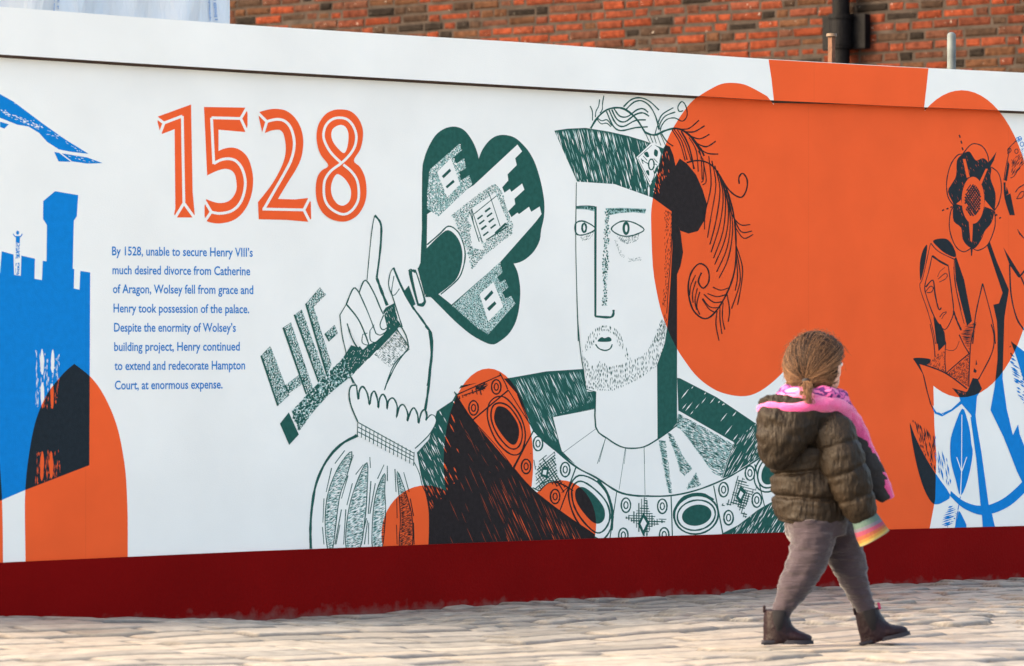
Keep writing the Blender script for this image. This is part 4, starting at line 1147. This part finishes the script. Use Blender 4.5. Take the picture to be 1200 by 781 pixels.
HF = Vector((math.cos(R(43)), math.sin(R(43)), 0)); HS = Vector((-HF.y, HF.x, 0))     # head: forwards, to its left
HR = Matrix(((HF.x, HS.x, 0, 0), (HF.y, HS.y, 0, 0), (0, 0, 1, 0), (0, 0, 0, 1)))
HC = K(956, 430, 0.0)
skin = mat('child_skin', (.60, .33, .235), .5, .4, .06, 20, .1, 200)
skin.node_tree.nodes['Principled BSDF'].inputs['Subsurface Weight'].default_value = .15
skin.node_tree.nodes['Principled BSDF'].inputs['Subsurface Radius'].default_value = (.01, .004, .002)
bm = bmesh.new()
blob(bm, HC, .090, .074, .092, HR)
blob(bm, HC + HF * .030 + Vector((0, 0, -.045)), .055, .056, .052, HR)
blob(bm, HC + HF * .070 + Vector((0, 0, -.022)), .026, .038, .030, HR)                # cheeks
blob(bm, HC + HF * .094 + Vector((0, 0, -.014)), .010, .010, .013, HR)                # nose
blob(bm, HC + HF * .083 + Vector((0, 0, -.050)), .012, .020, .007, HR)                # lips
blob(bm, HC + HF * .072 + Vector((0, 0, -.078)), .016, .020, .014, HR)                # chin
for sgn in (1, -1):
    blob(bm, HC + HS * (.074 * sgn) + HF * .004 + Vector((0, 0, -.012)), .016, .007, .024, HR)   # ears
tube(bm, [(955, 455, 0, 20), (953, 480, -.005, 19), (951, 495, -.005, 26)])
tube(bm, [(951, 488, 0, 20, 22), (951, 500, 0, 34, 26), (950, 540, 0, 36, 28), (950, 580, 0, 34, 28), (955, 615, 0, 33, 28)])
tube(bm, [(975, 503, -.06, 16), (984, 540, -.085, 15), (1000, 578, -.075, 12), (1014, 610, -.06, 9)])         # right arm
tube(bm, [(938, 505, .09, 16), (938, 545, .12, 14), (944, 582, .13, 12), (952, 612, .13, 9)])               # left arm
tube(bm, [(952, 612, -.03, 24), (945, 660, -.045, 17), (929, 692, -.05, 11), (916, 722, -.046, 8), (913, 745, -.046, 8)])
tube(bm, [(975, 612, .04, 22), (992, 655, .06, 16), (1004, 690, .07, 11), (1014, 715, .072, 8), (1019, 738, .072, 8)])
# hands, drawn up inside the cuffs
def hand(u, v, y, s, tip):
    tube(bm, [(u, v, y, 8), (u + tip[0] * .35, v + tip[1] * .35, y, 11, 6), (u + tip[0] * .6, v + tip[1] * .6, y, 10, 5)], 12)
    for k, ln in ((-1.5, .9), (-.5, 1.05), (.5, 1.0), (1.5, .82)):
        a, b_ = u + tip[0] * .55 + k * 4.2 * s, v + tip[1] * .55 - k * 1.4
        tube(bm, [(a, b_, y, 2.7), (a + tip[0] * .25 * ln, b_ + tip[1] * .28 * ln, y - .004, 2.5), (a + tip[0] * .40 * ln, b_ + tip[1] * .48 * ln, y + .008, 2.1)], 8, 3)
    tube(bm, [(u + tip[0] * .2 - 8 * s, v + tip[1] * .2, y, 3.2), (u + tip[0] * .45 - 12 * s, v + tip[1] * .45, y - .01, 3.0), (u + tip[0] * .65 - 11 * s, v + tip[1] * .68, y - .012, 2.4)], 8, 3)
hand(1014, 606, -.058, .8, (8, 22)); hand(952, 610, .13, .8, (3, 20))
body = fuse('body', bm, skin, person, .0042, None, 2)
eye_w = mat('eye_white', (.75, .73, .70), .2, .5); iris_m = mat('dark_iris', (.05, .03, .02), .2, .5)
for sgn in (1, -1):
    bm = bmesh.new(); ce = HC + HF * .079 + HS * (.029 * sgn) + Vector((0, 0, .004))
    blob(bm, ce, .010, .012, .009, HR); e_ = from_bm('eye', bm, eye_w, body, True)
    bm = bmesh.new(); blob(bm, ce + HF * .0075, .004, .0055, .0055, HR); from_bm('iris', bm, iris_m, body, True)

# hair: a cap and many strands drawn back into a short tail
rh = random.Random(8)
TD = Vector((-.36, -.84, -.42)).normalized()
TIE = HC + Vector((TD.x * .104, TD.y * .104, TD.z * .112))
def esurf(d, k=1.0):
    l_ = Vector((d.dot(HF), d.dot(HS), d.z)).normalized()
    return HC + HF * (l_.x * .104 * k) + HS * (l_.y * .096 * k) + Vector((0, 0, l_.z * .104 * k))
vs, fs, cs = [], [], []
def strand(pts, r, col, taper=.45):
    n = len(pts); b0 = len(vs)
    for i, p in enumerate(pts):
        t = (pts[min(i + 1, n - 1)] - pts[max(i - 1, 0)]).normalized()
        a = t.cross(Vector((.3, -.9, .2))).normalized(); b_ = t.cross(a); rr_ = r * (1 - (1 - taper) * i / (n - 1))
        for k in range(4):
            th = math.pi / 2 * k
            vs.append(tuple(p + a * (rr_ * math.cos(th)) + b_ * (rr_ * math.sin(th)))); cs.append((*col, 1))
    for i in range(n - 1):
        for k in range(4):
            fs.append((b0 + i * 4 + k, b0 + i * 4 + (k + 1) % 4, b0 + i * 4 + 4 + (k + 1) % 4, b0 + i * 4 + 4 + k))
def hcol(light):
    d_, l_ = Vector((.011, .0062, .0048)), Vector((.175, .092, .048))
    f = max(0, min(1, light + rh.uniform(-.16, .2))); return tuple(d_ * (1 - f) + l_ * f)
def is_face(d):
    f = d.dot(HF); return f > .12 + .9 * max(d.z, 0) and d.z < .62
bm = bmesh.new(); bmesh.ops.create_uvsphere(bm, u_segments=48, v_segments=32, radius=1)
for v in list(bm.verts):
    d = v.co.normalized()
    if is_face(d) or d.z < -.78: bm.verts.remove(v); continue
    v.co = esurf(d, .985 if d.z > -.45 else .93)
bm.verts.ensure_lookup_table()
b0 = len(vs); bm.verts.index_update()
for v in bm.verts: vs.append(tuple(v.co)); cs.append((.011, .006, .004, 1))
for f in bm.faces: fs.append(tuple(b0 + v.index for v in f.verts))
bm.free()
cnt = 0
while cnt < 1700:
    d = Vector((rh.gauss(0, 1), rh.gauss(0, 1), rh.gauss(0.15, 1))).normalized()
    if is_face(d) or d.z < -.55: continue
    ang = d.angle(TD)
    if ang < .12: continue
    k0 = rh.uniform(.99, 1.055); pts = []; wv_ = Vector((rh.gauss(0, .03), rh.gauss(0, .03), rh.gauss(0, .03))); ph_ = rh.uniform(0, 6)
    for i in range(9):
        t = i / 8
        w = math.sin((1 - t) * ang) / math.sin(ang) if ang < 3.1 else 1 - t
        w2 = math.sin(t * ang) / math.sin(ang) if ang < 3.1 else t
        q = (d * w + TD * w2 + wv_ * math.sin(t * 3.1416) + wv_ * .2 * math.sin(t * 9 + ph_)).normalized()
        p = esurf(q, k0 + .015 * math.sin(t * 3.1 + cnt)); pts.append(p.lerp(TIE, max(0, t - .75) * 1.6))
    side = abs(d.dot(HS)); low = max(0, -d.z)  # rim light put into the strand colour: paler towards the sides
    strand(pts, rh.uniform(.0008, .0019), hcol(.08 + .75 * side ** 3 + .45 * low + (.32 if rh.random() < .22 else 0)))
    cnt += 1
for i in range(120):        # the short tail
    a = Vector((rh.uniform(-.009, .009), rh.uniform(-.008, .008), rh.uniform(-.006, .006)))
    e_ = TIE + Vector((rh.gauss(.000, .008), -.080 + rh.gauss(0, .006), rh.uniform(-.078, -.045)))
    m_ = TIE + Vector((rh.gauss(0, .008), -.052 + rh.gauss(0, .004), -.022 + rh.gauss(0, .004)))
    strand([p for p in catmull([TIE + a * .5, TIE + a + Vector((0, -.010, -.008)), m_ + a, e_], 3)], rh.uniform(.0012, .002), hcol(.72), .5)
for i in range(260):        # loose ends over the nape and beside the neck
    s_ = rh.choice((1, 1, -1)); d = (HS * (s_ * rh.uniform(.6, 1)) - HF * rh.uniform(.1, .7) + Vector((0, 0, rh.uniform(-.5, .1)))).normalized()
    p0 = esurf(d, 1.02); p1 = esurf((d + Vector((0, 0, -.5))).normalized(), 1.0) ; p2 = p1 + Vector((rh.gauss(0, .008), rh.gauss(-.004, .006), -rh.uniform(.01, .05)))
    strand(catmull([p0, p1, p2], 4), rh.uniform(.0009, .0016), hcol(.66), .4)
for i in range(300):        # hair falling beside the neck on the near side
    d = Vector((-.85 + rh.gauss(0, .18), -.40 + rh.gauss(0, .3), rh.uniform(-.35, .25))).normalized()
    p0 = esurf(d, 1.03); dn = (d + Vector((.05, 0, -.75))).normalized(); p1 = esurf(dn, 1.05)
    p2 = p1 + Vector((rh.gauss(-.006, .006), rh.gauss(0, .008), -rh.uniform(.012, .040)))
    strand(catmull([p0, p1, p2], 4), rh.uniform(.0007, .0014), hcol(.55), .35)
for i in range(420):         # flyaways
    d = Vector((rh.gauss(0, 1), rh.gauss(0, 1), rh.gauss(.5, .8))).normalized()
    if is_face(d): continue
    p0 = esurf(d, 1.0); tn = d.cross(Vector((rh.gauss(0, 1), rh.gauss(0, 1), rh.gauss(0, 1)))).normalized()
    strand(catmull([p0, p0 + d * .008 + tn * .012, p0 + d * rh.uniform(.004, .016) + tn * .04], 3), .0006, hcol(.6), .3)
hair_m = bpy.data.materials.new('brown_hair'); hair_m.use_nodes = True
hb = hair_m.node_tree.nodes['Principled BSDF']; hb.inputs['Roughness'].default_value = .6; hb.inputs['Specular IOR Level'].default_value = .15
ha = hair_m.node_tree.nodes.new('ShaderNodeAttribute'); ha.attribute_name = 'tone'; hair_m.node_tree.links.new(ha.outputs['Color'], hb.inputs['Base Color'])
hair = from_py('hair', vs, fs, hair_m, body, True)
ca = hair.data.color_attributes.new('tone', 'FLOAT_COLOR', 'POINT'); ca.data.foreach_set('color', np.array(cs, dtype=np.float32).ravel())
bm = bmesh.new()
M = Matrix.Translation(TIE + Vector((0, -.004, -.004))) @ Vector((0, -.5, -.8)).to_track_quat('Z', 'Y').to_matrix().to_4x4()
bmesh.ops.create_cone(bm, cap_ends=True, segments=20, radius1=.0125, radius2=.0125, depth=.010, matrix=M)
from_bm('hair_tie', bm, mat('black_elastic', (.012, .012, .016), .7), hair, True)

# trousers
tr_m = mat('mauve_cotton', (.034, .0255, .033), .9, .06, .14, 26, .7, 1.0, stretch=(22, 22, 110), sheen=.3)
bm = bmesh.new()
rk = random.Random(4)
tube(bm, [(957, 604, 0, 36, 33), (957, 618, 0, 38, 34), (960, 634, 0, 33, 30)], 28)
tube(bm, [(952, 616, -.03, 30, 29), (951, 643, -.045, 25.5, 26), (943, 666, -.05, 22.5, 23), (931, 688, -.05, 19.5, 19), (922, 706, -.048, 14.5, 15), (915, 721, -.045, 11.5, 12), (914, 726, -.045, 11, 11)], 30, 10, None, .07, 3)
tube(bm, [(974, 612, .03, 23, 25), (986, 638, .05, 23, 24), (995, 664, .065, 21, 22), (1003, 688, .07, 16, 16.5), (1011, 707, .072, 13, 13.5), (1015, 719, .072, 11.5, 12), (1016, 724, .072, 11, 11)], 30, 10, None, .07, 9)
tr = fuse('trousers', bm, tr_m, person, .0045, (.0042, 13, 4.2), 2)

# jacket
jk = mat('dark_olive_brown_nylon', (.0155, .0105, .0066), .55, .16, .3, 14, .9, 1.0, stretch=(75, 75, 26))
def quilt(seams, d=.17, w=2.1):
    def f(v):
        g = 1.0
        for s_ in seams: g -= d * math.exp(-((v - s_) / w) ** 2)
        ss = sorted(seams)
        for a, b_ in zip(ss, ss[1:]):
            if a < v < b_: g += .035 * math.sin(math.pi * (v - a) / (b_ - a))
        return g
    return f
bm = bmesh.new()
tube(bm, [(949, 478, 0, 24, 22), (949, 488, 0, 37, 29), (948, 505, -.005, 44, 33), (948, 530, -.005, 46, 36), (951, 560, -.005, 47, 37), (950, 590, -.005, 45, 37), (947, 612, -.005, 40, 36), (945, 620, -.005, 36, 33)], 36, 12, quilt([522, 553, 585, 617]), .05, 2)
jacket = fuse('jacket', bm, jk, person, .0045, (.0035, 22), 1)
bm = bmesh.new()
tube(bm, [(966, 492, -.055, 19, 19), (975, 506, -.075, 25, 24), (982, 524, -.085, 25.5, 25), (988, 545, -.090, 26, 25), (996, 566, -.085, 25, 24), (1004, 588, -.078, 22, 22), (1012, 606, -.07, 17, 17), (1015, 612, -.068, 14.5, 15)], 30, 12, quilt([500, 525, 553, 583, 610], .10), .06, 7)
fuse('sleeve', bm, jk, jacket, .0045, (.0035, 24), 1)
bm = bmesh.new()
tube(bm, [(944, 494, .055, 18, 18), (938, 510, .09, 23, 23), (935, 545, .115, 23, 23), (941, 580, .125, 20, 20), (950, 606, .13, 15, 15)], 28, 12, quilt([500, 525, 553, 583, 604], .10), .05, 5)
fuse('sleeve', bm, jk, jacket, .0045, (.0035, 24), 1)
# the hood hanging on the back
bm = bmesh.new()
tube(bm, [(916, 553, -.105, 5, 5), (914, 545, -.108, 17, 12), (913, 530, -.112, 26, 18), (917, 514, -.112, 32, 22), (923, 499, -.105, 37, 25), (928, 487, -.092, 40, 27), (930, 479, -.080, 40, 27)], 36, 8, None, .11, 4)
tube(bm, [(930, 484, -.085, 30, 22), (950, 488, -.075, 24, 22), (968, 492, -.065, 17, 18)], 24)
hood = fuse('hood', bm, jk, jacket, .0042, (.0055, 17), 1)
# the open front edge blown outward
bm = bmesh.new()
tube(bm, [(978, 492, .01, 14, 10), (998, 512, .015, 16, 9), (1011, 536, .02, 16, 8), (1023, 559, .025, 15, 7), (1033, 578, .03, 12, 6), (1039, 588, .03, 6, 5)], 24, 8, None, .08, 6)
fuse('front_flap', bm, mat('shaded_jacket_shell', (.014, .013, .015), .7, .3, .2, 20, .3, 60), jacket, .004, (.002, 30), 1)  # jacket shell in shadow, its shade put into a black colour
pink = mat('bright_pink_fleece', (.60, .065, .24), .95, .2, .10, 30, .7, 260, sheen=.5)
bm = bmesh.new()
tube(bm, [(890, 481, -.085, 5, 6), (905, 478, -.125, 7, 7), (930, 480, -.145, 7, 8), (955, 477, -.13, 8, 8), (975, 477, -.085, 11, 10), (990, 487, -.03, 13.5, 10), (1003, 504, .01, 12, 9), (1015, 524, .02, 8.5, 7), (1026, 547, .028, 7.5, 6), (1037, 569, .03, 6.5, 6), (1044, 586, .035, 4.8, 5)], 20, 8, None, .16, 1)
tube(bm, [(905, 474, -.08, 8, 16), (930, 474, -.085, 12, 22), (955, 472, -.075, 12, 20), (972, 474, -.05, 8, 12)], 20)
fuse('lining', bm, pink, jacket, .0038, (.0016, 40), 3)

# scarf: striped knit round the neck
sc_m = bpy.data.materials.new('patterned_scarf'); sc_m.use_nodes = True
nt = sc_m.node_tree; N = nt.nodes; L = nt.links; b = N['Principled BSDF']; b.inputs['Roughness'].default_value = .9; b.inputs['Specular IOR Level'].default_value = .2
tc = N.new('ShaderNodeTexCoord'); mp = N.new('ShaderNodeMapping'); mp.inputs['Rotation'].default_value = (.5, .4, .3)
wv = N.new('ShaderNodeTexNoise'); wv.inputs['Scale'].default_value = 26; wv.inputs['Detail'].default_value = 1.5; mp.inputs['Scale'].default_value = (.7, .7, 1.6)
L.new(tc.outputs['Object'], mp.inputs['Vector']); L.new(mp.outputs[0], wv.inputs['Vector'])
cr = N.new('ShaderNodeValToRGB'); cr.color_ramp.interpolation = 'CONSTANT'
E_ = cr.color_ramp.elements; E_[0].color = (.07, .018, .10, 1); E_[1].position = .68; E_[1].color = (.42, .32, .14, 1)
for p_, c_ in ((.38, (.55, .10, .28, 1)), (.47, (.10, .025, .13, 1)), (.53, (.60, .14, .32, 1)), (.60, (.62, .20, .36, 1))):
    x_ = E_.new(p_); x_.color = c_
L.new(wv.outputs['Fac'], cr.inputs['Fac']); L.new(cr.outputs[0], b.inputs['Base Color'])
bm = bmesh.new()
for (dz, rad, rt, ph) in ((0, 33, 10, 0), (-9, 38, 9, 1.2), (5, 30, 8, 2.2)):
    ring_pts = []
    for k in range(13):
        a = 2 * math.pi * k / 12
        ring_pts.append((951 + rad * math.cos(a) * 1.05, 468 - dz + 3 * math.sin(a + ph), -.01 + rad / CK * .95 * math.sin(a), rt, rt))
    # ring in the horizontal plane: build with simple frames
    P_ = [K(*p[:3]) for p in ring_pts]; rings = []
    for i in range(12):
        t = (P_[(i + 1) % 12] - P_[i - 1]).normalized(); up_ = Vector((0, 0, 1)); a_ = t.cross(up_).normalized()
        rr_ = rt / CK * (1 + .22 * math.sin(i * 2.7 + ph))
        rings.append([bm.verts.new(P_[i] + a_ * rr_ * math.cos(th) + up_ * rr_ * math.sin(th)) for th in (2 * math.pi * k / 12 for k in range(12))])
    for i in range(12):
        for k in range(12): bm.faces.new((rings[i][k], rings[i][(k + 1) % 12], rings[(i + 1) % 12][(k + 1) % 12], rings[(i + 1) % 12][k]))
scarf = fuse('scarf', bm, sc_m, person, .0045, (.004, 40), 2)

# striped knitted cuffs
cuff_m = bpy.data.materials.new('rainbow_knit'); cuff_m.use_nodes = True
nt = cuff_m.node_tree; N = nt.nodes; L = nt.links; b = N['Principled BSDF']; b.inputs['Roughness'].default_value = .95
a = N.new('ShaderNodeAttribute'); a.attribute_name = 'along'
cr = N.new('ShaderNodeValToRGB'); cr.color_ramp.interpolation = 'CONSTANT'; E_ = cr.color_ramp.elements
E_[0].color = (.17, .18, .145, 1); E_[1].position = .93; E_[1].color = (.22, .19, .11, 1)
for p_, c_ in ((.12, (.055, .095, .085, 1)), (.42, (.09, .085, .12, 1)), (.52, (.20, .032, .07, 1)), (.65, (.22, .055, .025, 1)), (.76, (.24, .12, .025, 1)), (.85, (.26, .20, .05, 1))):
    x_ = E_.new(p_); x_.color = c_
L.new(a.outputs['Fac'], cr.inputs['Fac']); L.new(cr.outputs[0], b.inputs['Base Color'])
nz = N.new('ShaderNodeTexNoise'); nz.inputs['Scale'].default_value = 220; bp = N.new('ShaderNodeBump'); bp.inputs['Strength'].default_value = .6; bp.inputs['Distance'].default_value = .004
tc = N.new('ShaderNodeTexCoord'); L.new(tc.outputs['Object'], nz.inputs['Vector']); L.new(nz.outputs['Fac'], bp.inputs['Height']); L.new(bp.outputs[0], b.inputs['Normal'])
def cuff_(pts, nn):
    bm = bmesh.new(); rings = tube(bm, pts, 28, 6, None, .03, 2, False)
    nr_ = len(rings)
    o = from_bm('knitted_cuff', bm, cuff_m, person, True)
    al = o.data.attributes.new('along', 'FLOAT', 'POINT')
    al.data.foreach_set('value', [(i // 28) / (nr_ - 1) for i in range(nr_ * 28)])
    s_ = o.modifiers.new('thick', 'SOLIDIFY'); s_.thickness = .004; s_.offset = -1
    return o
cuff_([(1011, 605, -.070, 13, 13), (1015, 613, -.069, 15, 14.5), (1020, 624, -.068, 17, 15), (1025, 633, -.067, 18.5, 14)], 'r')
cuff_([(949, 602, .13, 12, 12), (951, 612, .13, 14, 13), (953, 630, .13, 15, 12)], 'l')

# boots
bt = mat('burgundy_leather', (.0095, .0038, .0062), .5, .16, .25, 18, .3, 90)
sole_m = mat('dark_rubber', (.014, .014, .022), .7, .3, .2, 30)
el_m = mat('black_elastic_panel', (.010, .009, .011), .85, .2)
pk_m = mat('crimson_pull_tab', (.30, .03, .09), .8, .2)
def boot(rot, u, v, y):
    """chelsea boot: built pointing along the picture's right, sole at height v, heel at u; rot lifts the toe"""
    piv = K(u + 14, v, y)
    Mx = Matrix.Translation(piv) @ Matrix.Rotation(-R(rot), 4, 'Y') @ Matrix.Translation(-piv)
    bm = bmesh.new()
    tube(bm, [(u + 18, v - 41, y, 14, 14), (u + 18, v - 30, y, 15.5, 15), (u + 20, v - 18, y, 18, 16), (u + 23, v - 8, y, 22, 16), (u + 24, v - 2, y, 22.5, 15)], 24)
    tube(bm, [(u + 12, v - 10, y, 9, 14), (u + 28, v - 11, y, 10.5, 15), (u + 42, v - 8.5, y, 8.5, 15), (u + 53, v - 6, y, 6.5, 12), (u + 59, v - 5, y, 4.5, 7)], 24)
    o = fuse('boot', bm, bt, person, .004, (.0012, 40), 4)
    o.data.transform(Mx)
    bm = bmesh.new()
    rim = [(u + 1, -12), (u + 8, -15), (u + 22, -14), (u + 38, -16), (u + 52, -13), (u + 60, -6), (u + 61, 3), (u + 54, 12), (u + 40, 15), (u + 22, 13), (u + 8, 14), (u + 1, 10)]
    for z0, z1, sel in ((-4.5, -1.8, rim), ):
        pass
    def slab_(pts, va, vb):
        lo = [bm.verts.new(K(a_, va, y + b_ / CK)) for a_, b_ in pts]; hi = [bm.verts.new(K(a_, vb, y + b_ / CK)) for a_, b_ in pts]
        n_ = len(pts); bm.faces.new(lo); bm.faces.new(hi[::-1])
        for i in range(n_): bm.faces.new((lo[i], hi[i], hi[(i + 1) % n_], lo[(i + 1) % n_]))
    sm_rim = [(p[0], p[1]) for p in smooth(rim, 3)]
    slab_(sm_rim, v - 2.2, v - 5.0)
    slab_([(u, -12), (u + 18, -13), (u + 18, 13), (u, 11)], v, v - 2.25)
    slab_([(a_, b_) for a_, b_ in sm_rim if a_ > u + 26], v - .3, v - 2.25)
    bmesh.ops.recalc_face_normals(bm, faces=bm.faces)
    s_ = from_bm('sole', bm, sole_m, o); s_.data.transform(Mx)
    for sy in (-1, 1):
        bm = bmesh.new()
        q = [(u + 13, v - 40), (u + 28, v - 40), (u + 27, v - 28), (u + 23, v - 15), (u + 18, v - 15), (u + 14, v - 28)]
        a_ = [bm.verts.new(K(x_, y_, y + sy * (16.2 if y_ > v - 20 else 15.0) / CK)) for x_, y_ in q]; c_ = [bm.verts.new(K(x_, y_, y + sy * 9 / CK)) for x_, y_ in q]
        bm.faces.new(a_); bm.faces.new(c_[::-1])
        for i in range(6): bm.faces.new((a_[i], c_[i], c_[(i + 1) % 6], a_[(i + 1) % 6]))
        bmesh.ops.recalc_face_normals(bm, faces=bm.faces); bmesh.ops.bevel(bm, geom=bm.edges[:], offset=.002, segments=1, affect='EDGES')
        e_ = from_bm('elastic_panel', bm, el_m, o, True); e_.data.transform(Mx)
    for du, dv in ((3.5, -42), (33, -42)):
        bm = bmesh.new(); c_ = K(u + du, v + dv, y)
        add_box(bm, c_ - Vector((.004, .012, .012)), c_ + Vector((.004, .012, .010)), .0025)
        t_ = from_bm('pull_tab', bm, bt if du < 10 else pk_m, o, True); t_.data.transform(Mx)
    return o
boot(0, 892, 757, -.05)
boot(13, 1007, 756.5, .075)

# turn the fused shapes into plain meshes, with cloth creases
dg = bpy.context.evaluated_depsgraph_get()
new = [bpy.data.meshes.new_from_object(o.evaluated_get(dg)) for o, d_ in FUSED]
for (o, disp), me in zip(FUSED, new):
    o.modifiers.clear(); old = o.data; o.data = me; bpy.data.meshes.remove(old)
    if disp:
        amp, sc_ = disp[:2]; zk = disp[2] if len(disp) > 2 else 1.5
        nv = len(me.vertices); cc = np.empty(nv * 3); nn = np.empty(nv * 3)
        me.vertices.foreach_get('co', cc); me.vertex_normals.foreach_get('vector', nn)
        cc = cc.reshape(-1, 3); nn = nn.reshape(-1, 3)
        h = np.array([noise.noise((x * sc_, y * sc_, z_ * sc_ * zk)) + .5 * noise.noise((x * sc_ * 2.3 + 5, y * sc_ * 2.3, z_ * sc_ * zk * 2)) for x, y, z_ in cc])
        me.vertices.foreach_set('co', (cc + nn * (h * amp)[:, None]).ravel())
    me.polygons.foreach_set('use_smooth', [True] * len(me.polygons)); me.update()
